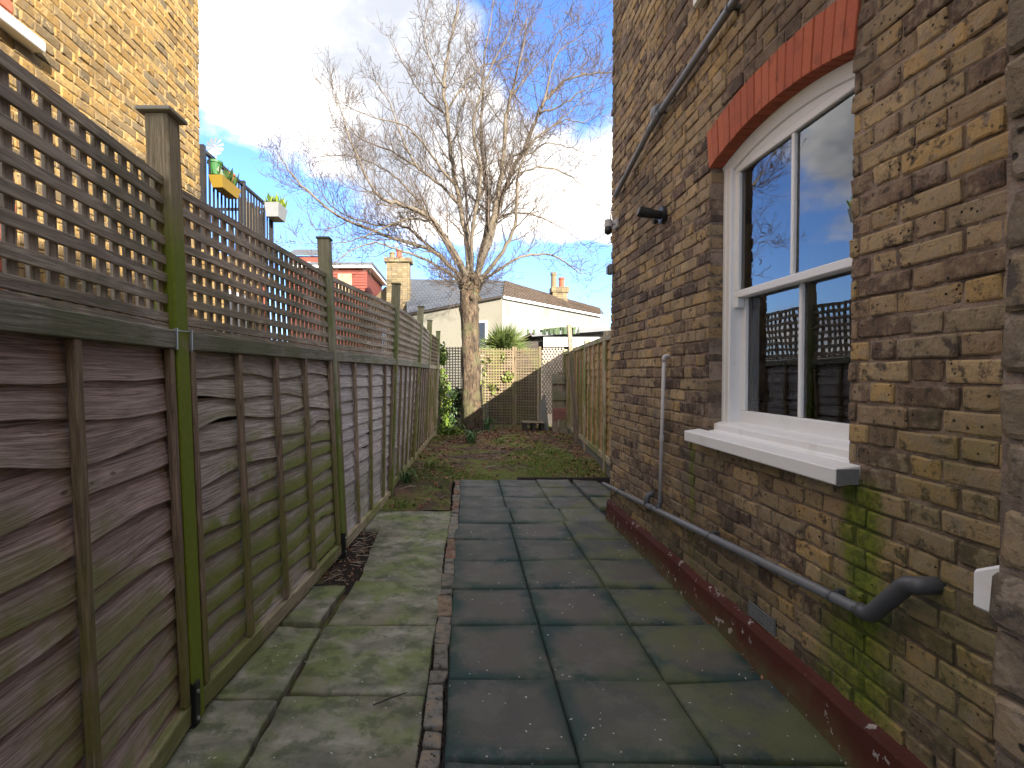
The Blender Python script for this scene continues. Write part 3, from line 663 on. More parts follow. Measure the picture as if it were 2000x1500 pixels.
t = MB(); t.tube([a1+(a0-a1).normalized()*.07, a1+(a2-a1).normalized()*.09], .026, 14); t.build('tee', 'grey_plastic', up, smooth=True)
t = MB(); t.tube(curve([a1, a1+Vector((0,.02,.09)), a1+Vector((.06,.03,.12))], .03, 4), .024, 12); t.build('branch', 'grey_plastic', up, smooth=True)
for fr in (.1, .9):
    c = a0.lerp(a1, fr); dd = (a1-a0).normalized(); t = MB(); t.tube([c-dd*.008, c+dd*.008], .026, 12); t.box((c.x, c.y-.01, c.z-.012), (WX+.004, c.y+.01, c.z+.012)); t.build('clip', 'dark_grey_plastic', up)
lp = thing('wall_light', 'black cylinder spotlight on a round plate on the brick wall', 'lamp')
c = wpt(1298, 420, WX); t = MB(); t.tube([c+Vector((-.002,0,0)), c+Vector((-.03,0,0))], [.062,.058], 20); t.build('mounting_plate', 'black_metal', lp)
t = MB(); q = c+Vector((-.10,.012,.015)); t.tube([q+Vector((.075,0,-.012)), q], .03, 14); t.tube([q+Vector((.05,-.0,-.05)), q+Vector((.02,0,-.062))], .02, 12); t.build('arm', 'black_metal', lp, smooth=False)
t = MB(); t.tube([q+Vector((.012,.0,.0)), q+Vector((-.075,.01,.016)), q+Vector((-.082,.01,.018))], [.036,.036,.03], 16); t.build('lamp_head', 'black_metal', lp)
vg = thing('air_vent', 'small dark grille in the wall above the red plinth', 'vent')
vy, vz = 2.46, .268; boxobj('backing', (WX-.006, vy-.112, vz-.036), (WX-.002, vy+.112, vz+.036), 'kitchen_dark', vg)
for i in range(13): boxobj('bar', (WX-.015, vy-.112+.0175*i, vz-.036), (WX-.0062, vy-.1085+.0175*i, vz+.036), 'cement_grey', vg)
for i in range(5): boxobj('cross_bar', (WX-.013, vy-.112, vz-.036+.0168*i), (WX-.0064, vy+.104, vz-.0335+.0168*i), 'cement_grey', vg)
sc_ = thing('security_camera', 'small pale dome security camera with aerial on the wall corner', 'camera')
c = wpt(1207, 437, WX); boxobj('bracket', (WX-.03, c.y-.04, c.z-.045), (WX+.0, c.y+.05, c.z+.045), 'pale_plastic', sc_, .008)
t = MB(); t.tube([c+Vector((-.02,0,0)), c+Vector((-.085,0,.005))], .016, 10); t.build('arm', 'pale_plastic', sc_)
t = MB(); t.lathe([(.012,.05), (.034,.045), (.036,-.02), (.02,-.03)], c+Vector((-.09,0,-.01)), 16); t.build('housing', 'pale_plastic', sc_, smooth=False)
t = MB(); t.lathe([(.034,.0), (.036,-.03), (.03,-.055), (.014,-.068)], c+Vector((-.09,0,-.032)), 16); t.build('lens_dome', 'black_metal', sc_, smooth=True)
t = MB(); t.tube([c+Vector((-.07,0,.03)), c+Vector((-.062,0,.15))], [.006,.004], 8); t.build('aerial', 'pale_plastic', sc_)
c = wpt(1382, 2, WX); vb = thing('junction_box', 'cream junction box high on the brick wall above the pipe', 'box'); boxobj('case', (WX-.06, c.y-.05, c.z-.01), (WX-.004, c.y+.05, c.z+.12), 'appliance', vb, .006); boxobj('lid', (WX-.066, c.y-.045, c.z-.004), (WX-.0605, c.y+.045, c.z+.114), 'appliance', vb, .002)
c = wpt(1196, 523, WX-.03); hv = thing('vent_hood', 'little grey vent hood at the far corner of the brick wall', 'vent')
boxobj('hood', (WX-.05, WE-.09, c.z-.05), (WX-.001, WE-.02, c.z+.05), 'grey_plastic', hv, .012); boxobj('flap', (WX-.058, WE-.085, c.z-.045), (WX-.0505, WE-.025, c.z+.03), 'dark_grey_plastic', hv, .003)
# ================================================================== timber fences
def board(mb, p0, p1, front, z0, z1, rr, wave, segs, tilt=.024, th=.009):
    """lap board from p0(z) to p1(z): wavy lower edge standing proud of the board below. p0, p1: z -> point on the fence line"""
    L = (p1(z0)-p0(z0)).length; f = Vector(front); ph = rr.uniform(0, 9); vs = []; us = []
    a1, a2 = rr.uniform(.3, 1)*wave, rr.uniform(.2, .8)*wave; ctr, wid = rr.uniform(.1, .9), rr.uniform(.05, .12); bulge = rr.uniform(-1.2, 1.6)*wave
    warp = rr.uniform(-.004, .006)
    for i in range(segs+1):
        u = i/segs
        dz = a1*math.sin(5.1*u*L/1.9+ph)+a2*math.sin(13*u*L/1.9+2*ph)+bulge*math.exp(-((u-ctr)/wid)**2)
        zb = z0+dz; d = tilt + warp*math.sin(7*u+ph)
        T = p0(z1).lerp(p1(z1), u)+f*.004; B = p0(zb).lerp(p1(zb), u)+f*d; T.z = z1+.012; B.z = zb; Mid = T.lerp(B, .5)+f*.0015; K = B-f*th*2.0
        vs += [T, Mid, B, K]; us.append(u*L)
    o = rr.uniform(0, 50); fs = []; uvs = []
    for i in range(segs):
        for k, (va, vb) in enumerate(((1, .5), (.5, 0), (0, 0))):
            fs.append((i*4+k, i*4+k+1, (i+1)*4+k+1, (i+1)*4+k)); uvs.append([(us[i]+o, va), (us[i]+o, vb), (us[i+1]+o, vb), (us[i+1]+o, va)])
    mb.add(vs, fs, uvs)
def beam(mb, a, c, side, w, t, off=0.):
    """straight timber from a to c, width w along `side`, thickness t along the third direction, shifted by off along it"""
    a = Vector(a); c = Vector(c); d = (c-a).normalized(); s = Vector(side); s = (s-d*s.dot(d)).normalized(); q = d.cross(s)
    M = Matrix((( d.x, s.x, q.x, a.x), (d.y, s.y, q.y, a.y), (d.z, s.z, q.z, a.z), (0,0,0,1)))
    L = (c-a).length; mb.box((0, -w/2, off-t/2), (L, w/2, off+t/2), M)
def timber(name, a, c, side, w, t, m, parent, off=0., bevel=.003):
    mb = MB(); beam(mb, a, c, side, w, t, off); return mb.build(name, m, parent, bevel=bevel)
def panel(parent, P0, P1, zt, zb, pitch, m, wave, segs, battens, front, seed, rail='rail_green', trellis=None, spikes=0., edge=.05, batten_m='batten', slat_m='trellis_slat'):
    """lap panel between posts P0 and P1 (functions z -> point)"""
    rr = random.Random(seed); f = Vector(front)
    L = (P1(1)-P0(1)).length
    A = lambda z: P0(z).lerp(P1(z), edge/L); B = lambda z: P1(z).lerp(P0(z), edge/L); at = lambda u, z: A(z).lerp(B(z), u)
    core = MB(); core.add([A(zb)-f*.016, B(zb)-f*.016, B(zt)-f*.016, A(zt)-f*.016], [(0,1,2,3)]); pn = core.build('fence_panel', 'dark_timber', parent)
    z = zt
    while z > zb+.04:
        p = pitch*rr.uniform(.86, 1.14); z0 = max(z-p, zb)
        mb = MB(); board(mb, A, B, f, z0, z, rr, wave, segs); mb.build('board', m, pn, smooth=False, fix=True); z = z0
    dirn = (B(1)-A(1)).normalized()
    for u in [.018]+battens+[.982]:
        timber('batten', at(u, zb+.02)+f*.040, at(u, zt-.002)+f*.036, dirn, .036, .026, batten_m, pn)
    timber('rail', A(zt+.035)+f*.030, B(zt+.035)+f*.030, (0,0,1), .072, .050, rail, pn); timber('foot_rail', A(zb-.03)+f*.030, B(zb-.03)+f*.030, (0,0,1), .085, .040, 'foot_rail', pn)
    if trellis:
        z0, z1, pz, pu = trellis; tr = MB(); beam(tr, A(z0+.012)+f*.008, B(z0+.012)+f*.008, (0,0,1), .022, .034); tr = tr.build('trellis', slat_m, parent)
        k = 0; zz_ = z0+.045
        while zz_ < z1+.01:
            w_ = rr.uniform(-.004, .004); timber('slat', A(zz_)+f*(.020+rr.uniform(-.002,.002)), B(zz_+w_)+f*.020, (0,0,1), .036, .013, slat_m, tr, bevel=.0015); zz_ += pz
        cnt = int((B(1)-A(1)).length/pu)
        for i in range(cnt+1):
            u = (i+.3)/(cnt+.6); tp = z1+spikes*rr.uniform(.5, 1.1); timber('slat', at(u, z0+.024)+f*.006, at(u, tp)+f*.006, dirn, .036, .013, slat_m, tr, bevel=.0015)
    return pn

# ---- left fence: lap panels with trellis tops
LP = [(.15,-.955,-1.03), (2.10,-1.128,-1.208), (4.06,-.967,-1.073), (5.92,-.842,-.745), (7.85,-.765,-.612), (9.75,-.695,-.592), (11.55,-.592,-.510)]
def post_line(p):
    y, xb, xt = p; return lambda z: Vector((xb+(xt-xb)*z/2.45, y, z))
lines = [post_line(p) for p in LP]
lf = thing('timber_fence', 'weathered lap panel fence with trellis top and green algae stained posts', 'fence')
front = (1, 0, 0)
mats = ['board_pink', 'board_green_grey', 'board_grey', 'board_grey', 'board_grey', 'board_tan']
bats = [[.25,.45,.675], [.232,.463,.705], [.25,.51,.80], [.2,.4,.6,.8], [.2,.4,.6,.8], [.2,.4,.6,.8]]
for i in range(6):
    a, c = lines[i], lines[i+1]; d = (c(1)-a(1)); fr = Vector((d.y, -d.x, 0)).normalized(); zb = .10 if i < 3 else .17
    panel(lf, a, c, 1.53, zb, .112, mats[i], .023 if i < 2 else .008, 22 if i < 2 else 10, bats[i], fr, 40+i, 'rail_green' if i < 5 else 'foot_rail', (1.605, 2.18, .0765, .077 if i < 3 else .085), 0. if i == 0 else .03, slat_m='trellis_slat' if i < 5 else 'trellis_pale', batten_m='batten' if i < 5 else 'foot_rail')
for i in range(1, 7):
    a = lines[i]; top = [0,2.455,2.47,2.44,2.43,2.42,2.36][i]; m = 'green_post' if i == 1 else ('weathered_post' if i < 5 else 'foot_rail')
    po = MB(); beam(po, a(-.02)+Vector((.012,0,0)), a(top)+Vector((.012,0,0)), (0,1,0), .092, .092); po = po.build('post', m, lf, bevel=.005)
    cp_ = MB(); c = a(top)+Vector((.012,0,0)); h = .068 if i == 1 else .054
    cp_.add([c+Vector((x*h, y*h, 0.001)) for x, y in ((-1,-1),(1,-1),(1,1),(-1,1))] + [c+Vector((x*h, y*h, .016)) for x, y in ((-1,-1),(1,-1),(1,1),(-1,1))] + [c+Vector((0,0,.042 if i == 1 else .024))], [(3,2,1,0), (0,1,5,4), (1,2,6,5), (2,3,7,6), (3,0,4,7), (4,5,8), (5,6,8), (6,7,8), (7,4,8)]); cp_.build('post_cap', 'rail_green', po, bevel=.002)
    if i < 3:
        q = a(.0)+Vector((.064,-.0,0)); sh_ = MB(); sh_.box((q.x-.004, q.y-.05, -.01), (q.x+.004, q.y-.012, .19)); sh_.box((q.x-.104, q.y-.057, -.01), (q.x, q.y-.05, .19)); sh_.build('post_shoe', 'black_metal', po, bevel=.001)
        bo = MB()
        for zz2 in (.04, .15): bo.tube([(q.x+.004, q.y-.03, zz2), (q.x+.009, q.y-.03, zz2)], .008, 6)
        bo.build('bolt', 'galvanised', po)
    if i == 1:
        for s in (-1, 1):
            bk = MB(); c = a(1.56); bk.box((c.x+.052, c.y+s*.056-.004, c.z-.035), (c.x+.066, c.y+s*.056+.004, c.z+.05)); bk.build('bracket', 'galvanised', po)
        wr = MB(); c = a(1.60)+Vector((.012,0,0)); wr.tube([c+Vector((-.05,-.05,0)), c+Vector((.05,-.05,0)), c+Vector((.05,.05,.004)), c+Vector((-.05,.05,0)), c+Vector((-.05,-.05,0))], .002, 5); wr.build('wire', 'galvanised', po)

# ---- right fence beyond the house
RP = [(5.35,1.86), (7.22,2.035), (9.08,2.205), (10.95,2.375), (12.6,2.53)]
rl = [(lambda z, p=p: Vector((p[1], p[0], z))) for p in RP]
rf = thing('lap_fence', 'orange brown lap panel fence on concrete boards right of the garden bed', 'fence')
for i in range(4):
    a, c = rl[i], rl[i+1]; d = c(1)-a(1); fr = Vector((-d.y, d.x, 0)).normalized()
    panel(rf, a, c, 1.88, .30, .125, 'board_orange', .004, 8, [.25,.5,.75], fr, 60+i, 'foot_rail', None, batten_m='foot_rail')
    gb = MB(); beam(gb, a(.125)+Vector((.01,0,0)), c(.125)+Vector((.01,0,0)), (0,0,1), .25, .05); gb.build('gravel_board', 'concrete', rf, bevel=.004)
for i in range(5):
    timber('post', rl[i](-.05), rl[i](2.02), (0,1,0), .09, .09, 'foot_rail', rf)
lp_ = thing('leaning_post', 'tall grey post leaning against the orange lap fence', 'post')
timber('shaft', (2.20,9.85,.05), (2.06,9.9,2.36), (0,1,0), .075, .075, 'old_plank', lp_)
timber('brace', (2.26,9.75,.06), (2.09,9.83,1.75), (0,1,0), .045, .03, 'old_plank', lp_)

# ---- trellis closing the garden
def lattice(name, label, A, B, z0, z1, pitch, m, sag=0., group=None):
    root = thing(name, label, 'trellis', group); A = Vector(A); B = Vector(B); d = (B-A).normalized(); fr = Vector((d.y, -d.x, 0)); L = (B-A).length; rr = random.Random(5)
    for q in (A, B): timber('frame_post', (q.x, q.y, z0-.05), (q.x, q.y, z1+.04), d, .05, .05, m, root)
    z = z0
    while z < z1:
        t = rr.uniform(-.008,.008); timber('slat', (A.x, A.y, z+t)+Vector((0,0,0)) if 0 else Vector((A.x, A.y, z+t))+fr*.015, Vector((B.x, B.y, z-t+sag))+fr*.015, (0,0,1), .030, .012, m, root, bevel=0); z += pitch
    c = int(L/pitch)
    for i in range(1, c): p = A+d*(L*i/c); timber('slat', (p.x+rr.uniform(-.005,.005), p.y, z0-.02), (p.x, p.y, z1), d, .030, .012, m, root, bevel=0)
    return root
lattice('trellis_screen', 'square lattice screen behind the bare tree trunk', (-.42,12.95,0), (.22,12.95,0), .16, 2.10, .068, 'trellis_slat')
lattice('trellis_screen', 'wide pale lattice screen between tree trunk and its bend', (.27,12.92,0), (1.30,12.92,0), .16, 2.06, .068, 'trellis_pale')
lattice('trellis_screen', 'short pale lattice screen turning forward beside the diagonal trellis', (1.36,12.90,0), (1.92,12.62,0), .22, 2.05, .068, 'trellis_pale')
dt = thing('diagonal_trellis', 'diamond pattern trellis between pale lattice and orange fence', 'trellis')
for s in (1, -1):
    for i in range(-16, 26):
        x0 = 1.95+i*.075; pts = []
        za, zb_ = .45, 2.06
        xa, xb_ = x0, x0+s*(zb_-za)*.62 if s > 0 else x0-(zb_-za)*.62
        t0, t1 = 0., 1.
        lo, hi = 1.97, 2.50
        for q in range(2):
            pass
        dx = xb_-xa
        ta, tb = sorted(((lo-xa)/dx, (hi-xa)/dx)); t0, t1 = max(0, ta), min(1, tb)
        if t1-t0 > .03: timber('slat', (xa+dx*t0, 12.60+s*.007, za+(zb_-za)*t0), (xa+dx*t1, 12.60+s*.007, za+(zb_-za)*t1), (1,0,0), .022, .010, 'trellis_slat', dt, bevel=0)
# things leaning in the corner
pk = thing('plank_stack', 'old mossy planks leaning upright in the garden corner', 'planks')
for i, (x, z0, z1, t, m) in enumerate(((2.16,.06,1.42,.0,'old_plank'), (2.30,.06,1.47,.012,'old_plank'), (2.42,.06,1.30,.0,'old_plank'))):
    timber('plank', (x-.02, 11.75-i*.02, z0), (x+.03, 12.1, z1), (1,0,0), .135, .022, m, pk)
for zz3, m in ((1.30,'rail_green'), (.92,'rail_green'), (.50,'faded_red')): timber('crosspiece', (2.10, 11.72+.08*zz3+.13*zz3, zz3), (2.40, 11.70+.08*zz3+.13*zz3, zz3), (0,0,1), .20 if m != 'faded_red' else .30, .018, m, pk)
pb = MB(); pb.add([(1.86,12.3,.08),(2.08,12.2,.08),(2.02,12.5,.95),(1.90,12.55,.72),(1.86,12.33,.08+.001),(2.09,12.24,.081),(2.03,12.53,.951),(1.91,12.58,.721)], [(0,1,2,3),(7,6,5,4),(0,4,5,1),(1,5,6,2),(2,6,7,3),(3,7,4,0)]); tag(pb.build('broken_slab', 'concrete', bevel=.01), 'broken grey concrete slab propped beside the mossy planks', 'slab')
pl_ = thing('wooden_pallet', 'small grey timber pallet lying at the foot of the lattice', 'pallet')
for i in range(4): timber('board', (1.45, 12.05+.11*i, .30), (1.95, 12.02+.11*i, .29), (0,1,0), .085, .016, 'old_plank', pl_)
for x in (1.5,1.7,1.9): boxobj('block', (x-.04,12.03,.09), (x+.04,12.4,.285), 'dark_timber', pl_, .004)

# ================================================================== house on the left
LX, LE = -2.8, 5.615
lh = thing('yellow_brick_house', 'tall sunlit yellow brick house above the trellis', 'house')
lw = MB(); lw.box((-9, .4, -.1), (LX-.003, LE-.006, 7.6)); lwall = lw.build('wall', 'pale_mortar', lh)
WY0, WY1 = 2.2, 3.30
def lblock(z0, z1):
    return [(WY0-.12, WY1)] if (z1 > 3.60 and z0 < 5.4) or (z1 > .85 and z0 < 2.67) else []
lay([q for q in flemish(1.6, LE, .6, 6.0, lblock)], LX, 1, 'yellow_brick', lwall, limit=300, seed=8, jog=.003)
for nm, z0, z1 in (('upper', 3.60, 5.4), ('lower', .85, 2.67)):
    wn = MB(); wn.box((LX-.10, WY0, z0), (LX-.005, WY1-.13, z0+.05)); wn.box((LX-.10, WY1-.23, z0+.05), (LX-.004, WY1-.13, z1-.25)); wn.box((LX-.10, WY0, z0+.05), (LX-.004, WY0+.1, z1-.25)); wn.box((LX-.1, WY0+.1, (z0+z1)/2-.15), (LX-.02, WY1-.23, (z0+z1)/2-.1)); wn = wn.build('window', 'white_paint', lh, bevel=.004)
    g = MB(); g.add([(LX-.06, WY0+.1, z0+.05), (LX-.06, WY1-.23, z0+.05), (LX-.06, WY1-.23, z1-.25), (LX-.06, WY0+.1, z1-.25)], [(0,1,2,3)]); g.build('pane', 'window_dark', wn)
    s_ = MB(); s_.box((LX-.05, WY0-.1, z0-.075), (LX+.09, WY1+.135, z0-.004)); s_.build('sill', 'white_paint', wn, bevel=.006)
    z = z0; c = 0
    while z < z1-.24:
        wd = .215 if c % 2 else .12; jb = MB(); jb.box((LX-.09, WY1-.13, z+.004), (LX+.004, WY1-.012, z+.071)); jb.build('jamb_brick', 'red_brick', wn, bevel=.003); z += .075; c += 1
    for i in range(18):
        y0 = WY0-.1+i*(WY1-WY0+.08)/18; jb = MB(); jb.box((LX-.09, y0+.003, z1-.235), (LX+.005, y0+(WY1-WY0+.08)/18-.003, z1-.005)); jb.build('arch_brick', 'red_brick', wn, bevel=.003)
# lower extension with a roof terrace
EX, EY, EZ = -2.83, 7.66, 2.82
ex = MB(); ex.box((-7, LE, -.1), (EX-.003, EY, EZ-.1)); ex.box((-7.05, LE, EZ-.1), (EX+.08, EY+.1, EZ)); ext = ex.build('extension', 'pale_mortar', lh)
lay(flemish(LE+.02, EY, .9, EZ-.1, lambda a, c: [(6.3, 7.0)] if c < 2.5 else []), EX, 1, 'yellow_brick', ext, limit=0, seed=9)
wn = MB(); wn.box((EX-.05,6.31,1.0), (EX+.0,6.99,2.46)); wn = wn.build('window', 'white_paint', lh); g = MB(); g.box((EX+.001,6.37,1.08), (EX+.003,6.93,2.40)); g.build('pane', 'window_dark', wn)
qn = MB()
for i in range(12): qn.box((EX-.02, EY-.22-(.11 if i % 2 else 0), .9+i*.15), (EX+.012, EY-.005, 1.043+i*.15))
qn.build('red_quoin', 'red_brick', lh)
bal = thing('balcony_railing', 'black metal railing round the roof terrace of the yellow house', 'railing')
RX = EX+.05; ZT = 3.84
for zz4 in (ZT, EZ+.10): timber('rail', (RX, LE+.02, zz4), (RX, EY, zz4), (0,0,1), .035, .035, 'black_metal', bal, bevel=0)
yy = LE+.08
while yy < EY: timber('baluster', (RX, yy, EZ), (RX, yy, ZT), (0,1,0), .018, .018, 'black_metal', bal, bevel=0); yy += .095
for yy in (LE+.02, 6.68, EY): timber('newel', (RX, yy, EZ-.05), (RX, yy, ZT+.05), (0,1,0), .05, .05, 'black_metal', bal, bevel=0)
for zz4 in (ZT, EZ+.10): timber('end_rail', (RX, EY, zz4), (RX-1.8, EY, zz4), (0,0,1), .035, .035, 'black_metal', bal, bevel=0)
rs = thing('reed_screen', 'tan reed screen tied inside the terrace railing', 'screen')
yy = 6.7
while yy < EY-.1: timber('reed', (RX-.06, yy, EZ+.01), (RX-.06, yy, ZT-.12+R.uniform(-.05,.05)), (0,1,0), .034, .02, 'reed', rs, bevel=0); yy += .04
def trough(name, label, c, L, W, H, m, plant_m, nleaf, group=None):
    t = thing(name, label, 'planter', group); x, y, z = c; b = MB()
    a, e = .78, 1.; lo = [(x+sx*W/2*a, y+sy*L/2*a, z) for sx, sy in ((-1,-1),(1,-1),(1,1),(-1,1))]; hi = [(x+sx*W/2, y+sy*L/2, z+H) for sx, sy in ((-1,-1),(1,-1),(1,1),(-1,1))]
    inn = [(x+sx*W/2*.88, y+sy*L/2*.95, z+H) for sx, sy in ((-1,-1),(1,-1),(1,1),(-1,1))]; so = [(p[0], p[1], z+H*.82) for p in inn]
    b.add(lo+hi+inn+so, [(3,2,1,0)]+[(i, (i+1) % 4, 4+(i+1) % 4, 4+i) for i in range(4)]+[(4+i, 4+(i+1) % 4, 8+(i+1) % 4, 8+i) for i in range(4)]+[(8+i, 8+(i+1) % 4, 12+(i+1) % 4, 12+i) for i in range(4)]+[(12,13,14,15)]); b.build('box', m, t, fix=False)
    lv = MB(); rr = random.Random(len(label))
    for i in range(nleaf):
        p = Vector((x+rr.uniform(-W,W)*.4, y+rr.uniform(-L,L)*.42, z+H*.8)); d = Vector((rr.uniform(-.5,.5), rr.uniform(-.5,.5), 1))*rr.uniform(.06,.2); s = Vector((rr.uniform(-1,1), rr.uniform(-1,1), 0)).normalized()*rr.uniform(.012,.03)
        lv.add([p-s*.4, p+d*.6-s, p+d, p+d*.6+s], [(0,1,2,3)])
    tag(lv.build('leaves', plant_m, t, fix=False), kind='stuff'); return t
trough('planter_trough', 'yellow plastic planter hung on the black terrace railing', (RX+.08, 6.0, 3.50), .50, .15, .12, 'yellow_plastic', 'dark_leaf', 60)
trough('planter_trough', 'pale zinc planter at the far corner of the terrace railing', (RX+.11, 7.55, 3.66), .38, .21, .19, 'zinc', 'ivy_leaf', 110)
gp = thing('green_pot', 'bright green flowerpot on the terrace railing above the yellow planter', 'pot'); t = MB(); t.lathe([(.05,0),(.075,.125),(.084,.125),(.084,.15),(.07,.147)], (RX+.02, 5.88, 3.66)); t.build('pot', 'green_plastic', gp); t = MB(); t.lathe([(.066,.0),(.02,.012)], (RX+.02, 5.88, 3.80)); t.build('soil', 'soil', gp)
gp = thing('brown_pot', 'brown flowerpot beside the bright green one on the terrace', 'pot'); t = MB(); t.lathe([(.056,0),(.08,.125),(.09,.125),(.09,.15),(.075,.147)], (RX+.02, 6.19, 3.64)); t.build('pot', 'terracotta', gp); t = MB(); t.lathe([(.07,.0),(.02,.012)], (RX+.02, 6.19, 3.78)); t.build('soil', 'soil', gp)
pw = thing('garden_windmill', 'metal pinwheel on a stake above the terrace railing', 'windmill')
c = atY(421, 287, 5.92); t = MB(); t.tube([(c.x, 5.92, 3.6), (c.x, 5.92, c.z)], .008, 6); t.build('stake', 'galvanised', pw)
for i in range(10):
    a = 2*PI*i/10; e1, e2 = Vector((math.cos(a), 0, math.sin(a))), Vector((math.cos(a+.42), .12, math.sin(a+.42))); t = MB(); o_ = Vector((c.x, 5.90, c.z)); t.prism([o_+e1*.02, o_+e1*.10, o_+e2*.10, o_+e2*.02], (0,.003,0)); t.build('vane', 'galvanised', pw)
t = MB(); t.lathe([(.013,-.008),(.013,.008)], (c.x, 5.895, c.z), 10); t.build('hub', 'galvanised', pw)
# ================================================================== houses beyond the garden
def pix(x, y, Y): return atY(x, y, Y)
def wallpoly(name, pts, m, parent, th=(0,.25,0)):
    b = MB(); b.prism(pts, th); return b.build(name, m, parent)
def roof_tiles(parent, e0, e1, r0, r1, m, nr, nc, name='roof_tile', lift=.05):
    """rows of lapped tiles between eaves e0-e1 and ridge r0-r1, as one part"""
    b = MB(); e0, e1, r0, r1 = map(Vector, (e0, e1, r0, r1)); nrm = (e1-e0).cross(r0-e0).normalized()
    if nrm.z < 0: nrm = -nrm
    rr = random.Random(3)
    for i in range(nr):
        for j in range(nc):
            o = .5 if i % 2 else 0; u0, u1 = max(0, (j-o)/nc), min(1, (j+1-o)/nc)
            P = lambda u, v: e0.lerp(e1, u).lerp(r0.lerp(r1, u), v)
            v0, v1 = i/nr, min(1, (i+1.25)/nr); l = lift*rr.uniform(.7, 1.2)
            q = [P(u0+.002, v0)+nrm*l, P(u1-.002, v0)+nrm*l, P(u1-.002, v1)+nrm*.01, P(u0+.002, v1)+nrm*.01]
            b.add(q+[q[0]-nrm*l*.9, q[1]-nrm*l*.9], [(0,1,2,3), (4,5,1,0)])
    return tag(b.build(name, m, parent, fix=False), kind='stuff')
wh = thing('white_cottage', 'white rendered cottage with slate and brown tile roof behind the lattice', 'house')
K0 = pix(981, 578, 20.); K0b = Vector((K0.x, K0.y, 0)); zc = K0.z
Lq = pix(800, 613, 22.); Rq = pix(1172, 613, 26.5)
Lp, Rp = Vector((Lq.x, Lq.y, 0)), Vector((Rq.x, Rq.y, 0))
def vwall(nm, a, c, z, m, z2=None): 
    d = (c-a); nn_ = Vector((-d.y, d.x, 0)).normalized()*.25
    if nn_.y < 0: nn_ = -nn_
    return wallpoly(nm, [a, c, c+Vector((0,0,z)), a+Vector((0,0,z2 or z))], m, wh, nn_)
vwall('gable_wall', Lp, K0b, zc-.02, 'cream_render', Lq.z-.02); vwall('wall', K0b, Rp, zc-.02, 'white_render')
up3 = Vector((0,0,1)); back = Vector((0,1,0))
eL, eK, eR = Lp+up3*Lq.z, K0b+up3*zc, Rp+up3*zc
ctrd = (Lp-K0b).normalized(); rgt = (Rp-K0b).normalized()
ridL = pix(792, 545, 28.); ridK = pix(985, 548, 24.5)
cov = MB(); rR = pix(1172, 602, 28.5); cov.add([eL, eK, ridK, ridL], [(0,1,2,3)]); cov.build('slate_roof', 'slate', wh)
roof_tiles(wh, eL+Vector((-.1,-.1,0)), eK+Vector((0,-.12,0)), ridL, ridK, 'slate', 12, 24, 'roof_slate', .02)
cov = MB(); cov.add([eK, eR, rR, ridK], [(0,1,2,3)]); cov.build('tile_roof', 'brown_tile', wh)
roof_tiles(wh, eK+Vector((.0,-.12,-.02)), eR+Vector((.2,-.12,0)), ridK, rR, 'brown_tile', 9, 40, 'roof_tile', .05)
timber('fascia', eK+Vector((.05,-.08,-.06)), eR+Vector((.1,-.1,-.06)), (0,0,1), .10, .03, 'white_paint', wh); timber('gutter', eL+Vector((0,-.08,-.03)), eK+Vector((0,-.1,-.03)), (0,0,1), .09, .06, 'dark_timber', wh)
c = K0b.lerp(Rp, .80); timber('downpipe', c+Vector((-.1,-.12,0)), c+Vector((-.1,-.12,zc-.1)), (1,0,0), .08, .08, 'lead', wh)
wq = K0b.lerp(Lp, .235); dl = (Lp-K0b).normalized(); nl = Vector((dl.y, -dl.x, 0)); nl = nl if nl.y < 0 else -nl
wf = MB(); beam(wf, wq+nl*.02+up3*2.1, wq+nl*.02+up3*3.5, dl, .75, .06); wf = wf.build('window', 'white_paint', wh)
timber('pane', wq+nl*.055+up3*2.17, wq+nl*.055+up3*3.43, dl, .6, .01, 'window_dark', wf, bevel=0)
def chimney(parent, name, c, w_, d_, z0, z1, m, pots, flare=.06):
    b = MB(); z = z0; rr = random.Random(int(z1*10))
    while z < z1-.01:
        o = flare if z > z1-.3 else 0; x = c[0]-w_/2-o
        while x < c[0]+w_/2+o-.02:
            x2 = min(x+.24, c[0]+w_/2+o); j = rr.uniform(-.015,.015)
            b.box((x+.004, c[1]-d_/2-o+j, z+.004), (x2-.004, c[1]+d_/2+o-j, min(z+.1, z1)-.004)); x = x2
        z += .1
    s = b.build(name, m, parent)
    b = MB(); b.box((c[0]-w_/2+.01, c[1]-d_/2+.02, z0), (c[0]+w_/2-.01, c[1]+d_/2-.02, z1-.01)); b.build('core', 'chimney_brick', s)
    for px, r_, h_, pm_ in pots:
        b = MB(); b.lathe([(r_,0),(r_*.9,.03),(r_*.85,h_*.8),(r_*1.05,h_*.82),(r_*1.05,h_),(r_*.8,h_-.02)], (c[0]+px, c[1], z1), 12); b.build('chimney_pot', pm_, s)
c = pix(1092, 578, 26.); chimney(wh, 'chimney', (c.x, 26.), .75, .6, pix(1092,600,26).z, pix(1092,562,26).z, 'chimney_brick', [(-.28,.15,.75,'chimney_brick'), (.12,.15,.5,'terracotta')])
